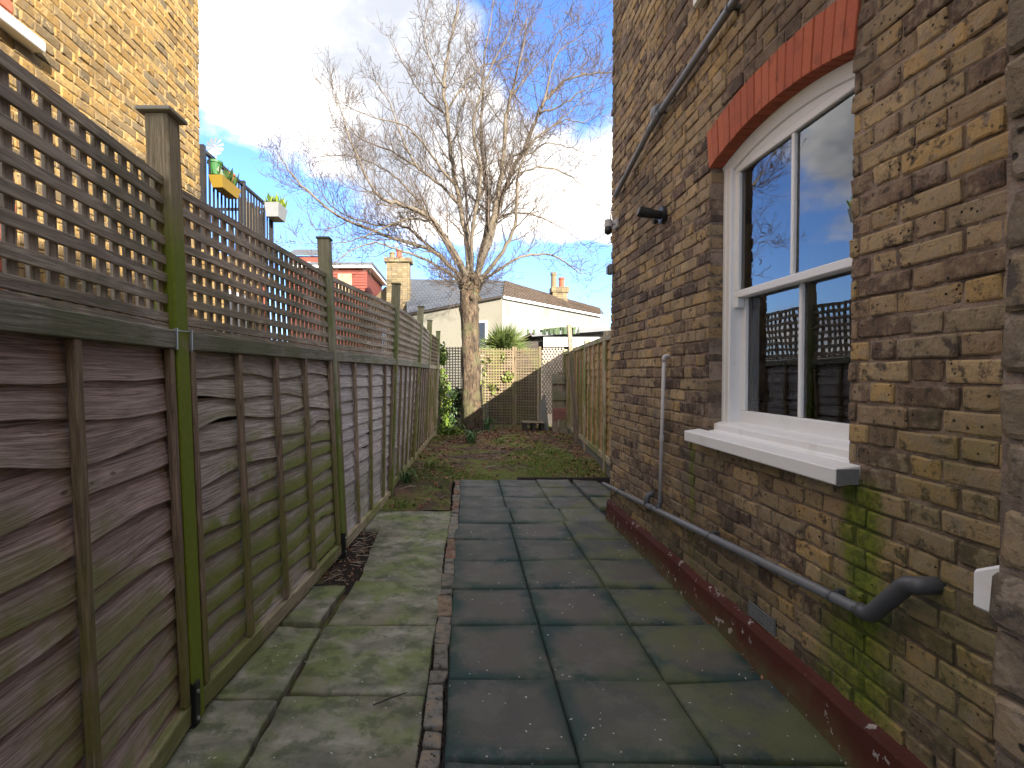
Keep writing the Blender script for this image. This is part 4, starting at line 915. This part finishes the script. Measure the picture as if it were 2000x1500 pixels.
# red tile-hung loft and tall stack further left
rh = thing('red_tile_house', 'red tile hung loft house with flat roof left of the chimney stack', 'house')
a, c1 = pix(560, 560, 26.), pix(716, 560, 26.); zt_ = pix(700, 524, 26.).z
b = MB(); b.box((a.x, 26.1, 0), (c1.x, 31, zt_)); b.build('wall', 'red_tile', rh)
for i in range(16):
    b = MB(); zz5 = zt_-.14*(i+1); b.add([(a.x-.02, 26.1-.005, zz5+.14), (c1.x+.0, 26.1-.005, zz5+.14), (c1.x+.03, 26.05, zz5), (a.x-.02, 26.05, zz5), (c1.x+.06, 31., zz5), (c1.x+.01, 31., zz5+.14)], [(3,2,1,0), (2,4,5,1)]); b.build('tile_course', 'red_tile', rh, fix=False)
b = MB(); b.box((a.x-.2, 25.8, zt_), (c1.x+.3, 31.2, zt_+.14)); b.build('fascia', 'white_paint', rh); b = MB(); b.box((a.x-.25, 25.75, zt_+.142), (c1.x+.35, 31.25, zt_+.25)); b.build('roof', 'slate', rh)
b = MB(); q = pix(672, 535, 26.); b.box((q.x-.32, 26.03, q.z-1.0), (q.x+.38, 26.06, q.z+.02)); b.build('window', 'reed', rh)
st = thing('stone_chimney', 'broad yellow brick chimney stack beside the slate roof', 'chimney')
c = pix(779, 560, 24.); chimney(st, 'stack', (c.x, 24.), 1.05, .7, 1.0, pix(779,506,24).z, 'chimney_brick', [(-.3,.14,.3,'chimney_brick'), (.02,.15,.42,'terracotta')], .10)
b = MB(); q0, q1, q2 = pix(752, 560, 24.3), pix(724, 590, 24.3), pix(752, 620, 24.3); b.prism([q0, pix(800,560,24.3), pix(800,640,24.3), pix(735,640,24.3), q1], (0,.5,0)); b.build('shoulder', 'chimney_brick', st)
rs2 = thing('distant_red_house', 'distant red brick house with slate roof above the trellis', 'house')
a, c1 = pix(565, 500, 34.), pix(622, 500, 34.); b = MB(); b.box((a.x, 34, 0), (c1.x, 38, a.z)); b.build('wall', 'red_tile', rs2); b = MB(); b.prism([(a.x-.3,33.8,a.z),(c1.x+.3,33.8,a.z),(c1.x+.3,36,a.z+.9),(a.x-.3,36,a.z+.9)], (0,.2,.05)); b.build('roof', 'slate', rs2)
b = MB(); b.box((a.x+.6,33.95,a.z-1.6), (a.x+1.4,33.99,a.z-.4)); b.build('window', 'white_paint', rs2)
# garden shed with a shallow roof behind the lattice
sd = thing('garden_shed', 'dark low shed with white fascia and mossy roof behind the lattice', 'shed')
b = MB(); b.box((.75,13.7,0), (4.6,16.5,2.28)); b.build('wall', 'dark_timber', sd)
b = MB(); b.prism([(1.86,13.55,2.40),(4.7,13.55,2.62),(4.7,13.55,2.70),(1.80,13.55,2.50)], (0,3.2,0)); b.build('roof', 'lead', sd)
b = MB(); b.prism([(1.84,13.56,2.44),(1.90,13.5,2.50),(.75,13.5,1.98),(.75,13.55,1.92)], (0,3.0,0)); b.build('side_roof', 'old_plank', sd)
boxobj('fascia', (2.15,13.5,2.14), (3.6,13.54,2.38), 'white_paint', sd)
b = MB(); rr = random.Random(2)
for i in range(220): x = rr.gauss(2.55,.22); s = rr.uniform(.01,.03); y = 13.5+rr.uniform(0,.3); b.box((x-s, y, 2.46), (x+s, y+s*2, 2.56+(x-1.8)*.06+s*rr.uniform(-.5,1.6)))
tag(b.build('moss', 'dark_leaf', sd), kind='stuff')
# ================================================================== the bare tree
TR = random.Random(21); TY = 12.15
tree = thing('bare_tree', 'tall leafless tree with spreading crown rising from the garden bed', 'tree')
def tz(px): return px
tp = [(922,842,.30), (921,800,.262), (920,740,.245), (918,680,.24), (918,630,.245), (917,590,.262), (920,560,.275), (921,545,.23), (922,533,.10), (922,528,.01)]
mb = MB(); sides = 22; vs = []; fs = []; nseg_ = 60
ctl = [(atY(x, y, TY), r) for x, y, r in tp]
for i in range(nseg_+1):
    t = i/nseg_*(len(ctl)-1); k = min(int(t), len(ctl)-2); fr = t-k; c = ctl[k][0].lerp(ctl[k+1][0], fr); r = ctl[k][1]*(1-fr)+ctl[k+1][1]*fr
    for s in range(sides):
        a = 2*PI*s/sides; rr_ = r*(.86+.16*mnoise.noise(Vector((math.cos(a)*2.2, math.sin(a)*2.2, c.z*1.5)))+.10*mnoise.noise(Vector((math.cos(a)*6, math.sin(a)*6, c.z*5))))
        if c.z > 2.9: rr_ *= 1+.25*mnoise.noise(Vector((math.cos(a)*4, math.sin(a)*4, c.z*3)))
        vs.append((c.x+rr_*math.cos(a), c.y+rr_*math.sin(a), c.z))
fs = [(i*sides+k, i*sides+(k+1) % sides, (i+1)*sides+(k+1) % sides, (i+1)*sides+k) for i in range(nseg_) for k in range(sides)]
mb.add(vs, fs); mb.build('trunk', 'bark', tree, smooth=True)
Z = lambda x, y: (530+.34*x, .34*y)                  # crown detail was measured in an enlarged view
LIMBS = [  # (points in that view, depth offset at the tip, start radius)
 ([(1130,1620),(1130,1440),(1085,1180),(1040,950),(1010,650),(990,450),(1030,240),(1075,20),(1085,-140)], .2, .085),
 ([(1165,1620),(1240,1400),(1285,1200),(1320,1000),(1340,760),(1370,560),(1395,480),(1440,300),(1470,100)], -.8, .085),
 ([(1175,1620),(1270,1330),(1340,1080),(1450,860),(1540,640),(1620,520),(1740,440),(1870,425),(1985,418)], .7, .075),
 ([(1165,1610),(1250,1220),(1235,1080),(1205,800),(1215,500),(1222,340),(1260,130),(1290,-90)], 1.3, .06),
 ([(1130,1620),(1050,1440),(930,1270),(790,1190),(620,1130),(560,1040),(470,850),(400,640)], -1.2, .07),
 ([(1120,1630),(930,1440),(700,1370),(380,1235),(170,1060),(70,930),(25,830)], .4, .06),
 ([(1085,1190),(1000,1090),(850,970),(690,870),(520,800),(420,680),(345,520)], 1.5, .042),
 ([(1180,1630),(1330,1440),(1400,1290),(1410,1090),(1425,980),(1500,820),(1650,700),(1800,560)], -1.4, .055),
 ([(1260,1300),(1330,1240),(1440,1225),(1590,1265),(1720,1340),(1820,1430)], -.5, .035),
 ([(1170,1640),(1400,1490),(1560,1460),(1680,1500),(1760,1560),(1850,1570)], .9, .04),
 ([(1120,1640),(900,1500),(720,1430),(560,1400),(400,1480),(330,1590)], -1.0, .04),
 ([(1010,660),(900,580),(820,480),(740,330),(650,180)], .9, .03),
 ([(1050,1060),(960,950),(880,830),(780,730),(600,680),(420,600)], -1.3, .036),
 ([(1325,1020),(1380,900),(1480,880),(1600,820),(1760,860),(1880,900)], 1.4, .034),
 ([(1010,640),(1080,520),(1200,390),(1330,340),(1400,260),(1460,120)], 1.2, .03),
 ([(1140,1620),(1120,1150),(1090,900),(1070,700),(1120,560),(1180,480)], 1.6, .038),
 ([(1540,650),(1640,620),(1760,540),(1860,470),(1950,330)], -.9, .026),
 ([(1125,1630),(880,1390),(760,1300),(600,1290),(430,1240),(300,1130),(220,940)], 1.4, .045),
 ([(1000,500),(940,420),(900,300),(880,150),(900,20)], -.8, .025),
 ([(1150,1620),(1160,1300),(1200,1000),(1160,700),(1250,420),(1380,150),(1400,-60)], -1.7, .05),
 ([(1370,560),(1460,450),(1560,330),(1640,200),(1700,130)], .5, .028),
 ([(1120,1620),(960,1330),(840,1150),(700,1010),(560,930),(400,890),(240,910)], .9, .042),
 ([(900,1270),(760,1260),(600,1330),(430,1390),(250,1400),(100,1380)], -.6, .028),
 ([(850,980),(760,820),(700,640),(620,500),(560,430)], -.4, .027),
 ([(1550,620),(1600,450),(1650,300),(1760,220),(1800,180)], -.3, .025),
 ([(1420,1000),(1560,960),(1700,1000),(1820,1100),(1890,1200)], .6, .027),
 ([(1450,870),(1560,760),(1690,690),(1800,700),(1900,640)], 0.2, .028),
]
crown = MB(); ntw = 0
def smooth_path(pts, n_):
    out = []; m = len(pts)
    for i in range(m-1):
        p0, p1, p2, p3 = pts[max(i-1, 0)], pts[i], pts[i+1], pts[min(i+2, m-1)]
        for k in range(n_):
            t = k/n_; out.append(.5*((2*p1)+(p2-p0)*t+(2*p0-5*p1+4*p2-p3)*t*t+(3*p1-p0-3*p2+p3)*t**3))
    return out+[pts[-1]]
def shoot(p, d, L, r, lev):
    """one side shoot with its own children, bending upwards as it grows"""
    global ntw
    ntw += 1; k = 5 if lev == 1 else (4 if lev == 2 else 3); pts = [p]; q = p.copy(); d = d.normalized(); ds = [d]
    for i in range(k):
        d = (d + Vector((TR.gauss(0,.16), TR.gauss(0,.16), TR.gauss(.15,.15)))).normalized(); q = q+d*L/k; pts.append(q.copy()); ds.append(d)
    crown.tube(pts, [max(r*(1-.72*i/k), .0040) for i in range(k+1)], 4 if lev == 1 else 3, cap=False)
    if lev < 3:
        nch = max(2, int(L*(8. if lev == 1 else 10.))); base = TR.uniform(0, 6)
        for j in range(nch):
            t = .12+.86*(j+TR.random()*.6)/nch; i = min(int(t*k), k-1); f_ = t*k-i; pp = pts[i].lerp(pts[i+1], min(1, f_)); dd = ds[i+1]
            az = base+2.4*j; o1 = dd.orthogonal().normalized(); o2 = dd.cross(o1); sd_ = o1*math.cos(az)+o2*math.sin(az)
            an = TR.uniform(.55, 1.05); nd = dd*math.cos(an)+sd_*math.sin(an)
            nl_ = L*(.52-.22*t)*TR.uniform(.7, 1.25) if lev == 1 else TR.uniform(.12, .34)
            shoot(pp, nd, nl_, max(r*.5*(1-.5*t), .0030), lev+1)
for pts, dy, r0 in LIMBS:
    P = []
    m = len(pts)
    for i, (x, y) in enumerate(pts):
        px, py = Z(x, y); f_ = i/(m-1); base_dy = 0
        P.append(atY(px, py, TY+dy*(f_ if r0 > .03 else .4+.6*f_)))
    path_ = smooth_path(P, 5); m2 = len(path_); rad = [max(r0*(1-.86*(i/(m2-1))**.8), .006) for i in range(m2)]
    for i in range(1, m2-1): path_[i] += Vector((TR.gauss(0,.012), TR.gauss(0,.02), TR.gauss(0,.012)))
    lm = MB(); lm.tube(path_, rad, 10); lm.build('limb', 'limb_bark', tree, smooth=True)
    tot = sum((path_[i+1]-path_[i]).length for i in range(m2-1)); nsh = int(tot*4.3); base = TR.uniform(0, 6)
    for j in range(nsh):
        t = .13+.87*(j+TR.random()*.5)/nsh; i = min(int(t*(m2-1)), m2-2); pp = path_[i].lerp(path_[i+1], TR.random()); dd = (path_[i+1]-path_[i]).normalized()
        az = base+2.4*j; o1 = dd.orthogonal().normalized(); o2 = dd.cross(o1); sd_ = o1*math.cos(az)+o2*math.sin(az); an = TR.uniform(.5, 1.0)
        shoot(pp, dd*math.cos(an)+sd_*math.sin(an), TR.uniform(.6, 1.5)*(1.2-.5*t)*(1 if r0 > .04 else .8), max(rad[i]*.42, .006), 1)
hub = atY(920, 548, TY)
for j in range(34):                                   # bristle of thin shoots around the pollard head
    a = TR.uniform(0, 2*PI); d = Vector((math.cos(a), math.sin(a)*.8, TR.uniform(-.35, .9))); shoot(hub+Vector((math.cos(a)*.2, math.sin(a)*.2, TR.uniform(-.3,.15))), d, TR.uniform(.5, 1.3), .008, 1)
tag(crown.build('twigs', 'twig_bark', tree, smooth=True, fix=False), kind='stuff')
print('tree shoots', ntw, 'faces', len(crown.f))
# burrs on the pollard head
for j in range(9):
    a = TR.uniform(0, 2*PI); q = Vector((hub.x+.22*math.cos(a), hub.y+.22*math.sin(a), hub.z+TR.uniform(-.45,.05))); s = TR.uniform(.05,.11)
    b = MB(); b.lathe([(.02*1,-s),(s*.8,-s*.55),(s,0),(s*.75,s*.6),(.02,s)], q, 8); b.build('burr', 'bark', tree, smooth=True)

# ================================================================== plants
def leafcloud(mb, cen, rad, n_, size, rr, droop=.2, shape=None):
    for i in range(n_):
        while True:
            u = Vector((rr.uniform(-1,1), rr.uniform(-1,1), rr.uniform(-1,1)))
            if u.length < 1 and (shape is None or shape(u)): break
        p = Vector(cen)+Vector((u.x*rad[0], u.y*rad[1], u.z*rad[2])); nr = (u+Vector((rr.gauss(0,.6), rr.gauss(0,.6), rr.gauss(.3,.6)))).normalized(); a = nr.orthogonal().normalized(); an = rr.uniform(0, 6.28)
        t = (a*math.cos(an)+nr.cross(a)*math.sin(an)); s = size*rr.uniform(.6, 1.4); wv = nr.cross(t)
        mb.add([p-t*s*.5, p+wv*s*.42-t*s*.1+nr*.1*s, p+t*s*.6-nr*s*droop, p-wv*s*.42-t*s*.1+nr*.1*s], [(0,1,2,3)])
rr = random.Random(31)
iv = thing('ivy', 'bright green ivy climbing the far end of the trellis fence', 'ivy'); mb = MB()
for i in range(34): z = rr.uniform(.1, 2.05); leafcloud(mb, (-.46+rr.uniform(-.06,.10)-(.05 if z > 1.6 else 0), rr.uniform(11.7,12.7), z), (.15,.22,.16), 42, .075, rr)
for i in range(12): leafcloud(mb, (-.30+rr.uniform(-.1,.25), rr.uniform(11.2,12.2), .14), (.2,.2,.09), 30, .06, rr)
tag(mb.build('leaves', 'ivy_leaf', iv, fix=False), kind='stuff'); mb = MB()
for i in range(7): x = -.5+rr.uniform(-.03,.05); y = 11.8+i*.13; mb.tube([(x, y, .05), (x+rr.uniform(-.03,.05), y+rr.uniform(-.1,.1), .8), (x+rr.uniform(-.04,.03), y+rr.uniform(-.15,.15), 1.9)], [.012,.009,.004], 5)
mb.build('stem', 'twig_bark', iv)
ds_ = thing('dark_shrub', 'small dark evergreen shrub between ivy and tree trunk', 'shrub'); mb = MB()
for i in range(16): leafcloud(mb, (-.16+rr.uniform(-.16,.16), 12.45+rr.uniform(-.15,.15), rr.uniform(.2,1.0)), (.16,.15,.15), 36, .07, rr)
tag(mb.build('leaves', 'dark_leaf', ds_, fix=False), kind='stuff'); mb = MB(); mb.tube([(-.16,12.45,.05),(-.14,12.45,.6),(-.17,12.46,1.0)], [.02,.014,.006], 6); mb.build('stem', 'twig_bark', ds_)
cl_ = thing('climbing_shrub', 'thin yellow green climber growing through the pale lattice', 'plant'); mb = MB()
for (x, z, q) in ((1.13,1.32,26),(1.20,1.42,20),(.78,1.12,22),(.86,1.02,16),(.62,1.75,26),(.55,1.5,20),(.5,1.2,14),(1.05,1.85,16)): leafcloud(mb, (x, 12.86, z), (.13,.06,.12), q, .07, rr)
tag(mb.build('leaves', 'yellow_leaf', cl_, fix=False), kind='stuff'); mb = MB()
for (x, z) in ((1.15,1.4),(.8,1.1),(.6,1.75)): mb.tube([(x-.1,12.84,.1),(x-.05,12.85,z*.5),(x,12.85,z)], [.01,.007,.003], 5)
mb.build('stem', 'twig_bark', cl_)
pm_ = thing('fan_palm', 'spiky green fan palm showing over the pale lattice screen', 'palm'); mb = MB(); pc = Vector((1.14, 13.45, 2.02))
for k in range(46):
    a = rr.uniform(0, 2*PI); el = rr.uniform(-.25, 1.35); d = Vector((math.cos(a)*math.cos(el), math.sin(a)*math.cos(el)*.7, math.sin(el))); st_ = rr.uniform(.16,.34); q = pc+d*st_
    mb.tube([pc, q], [.012,.007], 4)
    o1 = d.orthogonal().normalized(); o2 = d.cross(o1); an = rr.uniform(0, PI); ax = o1*math.cos(an)+o2*math.sin(an)
    for j in range(15):
        th = (j-7)/7*1.25; e = (d*math.cos(th)+ax*math.sin(th)).normalized(); L = rr.uniform(.46,.66)*(1-.25*abs(th)); wv = e.cross(d.cross(ax)).normalized()*.014
        mb.add([q-wv*.4, q+e*L*.5-wv, q+e*L-Vector((0,0,.03)), q+e*L*.5+wv], [(0,1,2,3)])
tag(mb.build('fronds', 'palm_leaf', pm_, fix=False), kind='stuff'); mb = MB(); mb.tube([(1.12,13.45,0),(1.12,13.45,1.0),(1.12,13.45,1.98)], [.11,.10,.09], 10); mb.build('trunk', 'bark', pm_)
# bulbs coming up in the bed
def clump(label, x, y, nblade, L, m, cat='plant', broad=.010, group=None):
    t = thing('bulb_clump', label, cat, group); z = bed_z(x, y)
    for i in range(nblade):
        a = rr.uniform(0, 6.28); ln = L*rr.uniform(.6,1.15); lean = rr.uniform(.25,1.0); p = Vector((x+rr.gauss(0,.05), y+rr.gauss(0,.05), z-.01)); o = Vector((math.cos(a), math.sin(a), 0)); s = Vector((-o.y, o.x, 0))*broad*rr.uniform(.7,1.3)
        q = [p, p+o*ln*.22*lean+Vector((0,0,ln*.55)), p+o*ln*.6*lean+Vector((0,0,ln*(.9-.25*lean))), p+o*ln*.95*lean+Vector((0,0,ln*(.95-.65*lean)))]
        b = MB(); b.add([q[0]-s*.7, q[0]+s*.7, q[1]-s, q[1]+s, q[2]-s*.9, q[2]+s*.9, q[3]], [(0,1,3,2),(2,3,5,4),(4,5,6)]); b.build('leaf', m, t, fix=False)
for lab, px, py, nb, L, m, br in (('broad leaved green bulb clump in front of the lattice', 952,842,34,.40,'bulb_leaf',.016), ('grey green spreading plant in the middle of the bed', 922,868,30,.34,'bulb_leaf',.018), ('grassy clump at the foot of the tree trunk', 905,842,26,.36,'grass_blade',.010), ('small clump of shoots beside the ivy', 893,850,18,.30,'grass_blade',.009), ('bright tuft of shoots near the weathered fence', 838,918,40,.17,'grass_blade',.006), ('dark green shoots close to the grey fence panels', 797,945,20,.22,'bulb_leaf',.010), ('tuft of grass shoots beside the stone slabs', 783,980,60,.10,'grass_blade',.005), ('low grassy tuft along the orange lap fence', 1075,890,44,.10,'grass_blade',.006), ('small weed in the middle of the mossy lawn', 975,868,20,.14,'grass_blade',.008)):
    d = ray(px, py); tt = (.07-HC)/d.z; g = Vector((0,0,HC))+d*tt; clump(lab, g.x, g.y, nb, L, m, 'plant', br)
# grass and moss, leaf litter, twigs
mb = MB(); cnt = 0
for i in range(80000):
    x = rr.uniform(-.85, 2.3); y = rr.uniform(5.4, 12.8)
    if x > -.14 and y < 6.92: continue
    if x > 1.86+(y-5.35)*.091-.05: continue
    mg = fbm(x+5, y+3, .8, 3)*.5+(.28*max(0, 1-abs(x-1.45)/.9) if y < 10.5 else 0)+(.12 if y < 8 else -.12)
    if mg < .12+rr.uniform(-.1,.15): continue
    z = bed_z(x, y); h = rr.uniform(.012,.045); a = rr.uniform(0, 6.28); s = Vector((math.cos(a), math.sin(a), 0))*rr.uniform(.002,.005); l = Vector((rr.gauss(0,.5), rr.gauss(0,.5), 1))*h; p = Vector((x, y, z-.003))
    mb.add([p-s, p+s, p+l], [(0,1,2)]); cnt += 1
tag(mb.build('grass', 'grass_blade', fix=False), 'short mossy grass patches over the garden bed', 'grass', None, 'stuff'); print('grass', cnt)
mb = MB()
def litter(x, y, z, s):
    a = rr.uniform(0, 6.28); t = Vector((math.cos(a), math.sin(a), rr.gauss(0,.3)))*s; wv = Vector((-math.sin(a), math.cos(a), rr.gauss(0,.35)))*s*.5; p = Vector((x, y, z+s*.25)); mb.add([p-t, p+wv*.9+Vector((0,0,s*.25)), p+t, p-wv], [(0,1,2,3)])
for i in range(9000):
    y = rr.uniform(5.4, 12.9); x = rr.uniform(-.9, 2.4)
    if x > -.14 and y < 6.92: continue
    if x > 1.86+(y-5.35)*.091-.03: continue
    dn = .25+.75*(mnoise.noise(Vector((x*1.1, y*.9, 8))) > .02) + (1. if x > 1.55+(y-5.35)*.091 else 0) + (.5 if y > 10 else 0)
    if rr.random() > dn*.7: continue
    litter(x, y, bed_z(x, y), rr.uniform(.014,.04))
for i in range(240): x, y = rr.uniform(-1.1,-.72), rr.uniform(3.5,4.72); litter(x, y, -.015+.02*fbm(x, y, 4.), rr.uniform(.006,.018))
for i in range(70): y = rr.uniform(2.2,3.1); litter(1.395+rr.gauss(0,.008), y, .022, rr.uniform(.006,.014))
tag(mb.build('fallen_leaves', 'dead_leaf', fix=False), 'brown dead leaves scattered over the garden bed', 'leaves', None, 'stuff')
mb = MB()
for i in range(170):
    y = rr.uniform(5.5, 12.4); x = rr.uniform(-.7, 2.0)
    if x > -.14 and y < 6.95: continue
    a = rr.uniform(0, 6.28); L = rr.uniform(.06,.32); z = bed_z(x, y)+.012; mb.tube([(x-math.cos(a)*L/2, y-math.sin(a)*L/2, z), (x, y, z+rr.uniform(.0,.02)), (x+math.cos(a)*L/2, y+math.sin(a)*L/2, z)], rr.uniform(.002,.004), 4)
for i in range(60): x, y = rr.uniform(-1.0,-.74), rr.uniform(3.55,4.7); a = rr.uniform(0, 6.28); L = rr.uniform(.03,.12); mb.tube([(x-math.cos(a)*L/2, y-math.sin(a)*L/2, .004), (x+math.cos(a)*L/2, y+math.sin(a)*L/2, .006)], .0018, 4)
tag(mb.build('fallen_twigs', 'straw', fix=False), 'pale twigs and straw lying on the bare soil', 'twigs', None, 'stuff')
mb = MB()
for i in range(330):
    y = 1.7+4.6*rr.random()**1.6; x = rr.uniform(-1.0, 1.39); a = rr.uniform(0, 6.28); L = rr.uniform(.0015,.006); p = Vector((x, y, .033)); t = Vector((math.cos(a), math.sin(a), .15))*L; s = Vector((-math.sin(a), math.cos(a), 0))*rr.uniform(.001,.0022)
    if -.16 < x < -.05 or (x < -.74 and 3.45 < y < 4.75): continue
    mb.add([p-t-s, p+t-s, p+t+s, p-t+s, p-t*.6+Vector((0,0,.0025)), p+t*.6+Vector((0,0,.0025))], [(0,1,5,4),(2,3,4,5),(1,2,5),(3,0,4)])
tag(mb.build('crumbs', 'crumb', fix=False), 'tiny pale seeds and chips scattered on the tiles', 'debris', None, 'stuff')
mb = MB()                                             # moss and grit in the joint beside the edging
for i in range(1500):
    y = rr.uniform(1.6, 6.8); x = rr.choice([-.152+max(0, y-2)*.016, -.066+max(0, y-2)*.012])+rr.gauss(0,.006); s = rr.uniform(.003,.009); p = Vector((x, y, -.004+rr.uniform(0,.012)))
    mb.add([p+Vector((-s,-s,0)), p+Vector((s,-s,0)), p+Vector((s,s,0)), p+Vector((-s,s,0)), p+Vector((0,0,s))], [(0,1,4),(1,2,4),(2,3,4),(3,0,4)])
tag(mb.build('joint_grit', 'dark_soil', fix=False), 'dark grit and moss in the joints of the edging', 'grit', None, 'stuff')
st2 = MB(); st2.tube([(-.37,2.16,.034), (-.30,2.20,.040), (-.235,2.245,.036)], [.003,.004,.002], 6); tag(st2.build('stick', 'dark_timber'), 'short dark stick lying on the mossy front slab', 'stick')
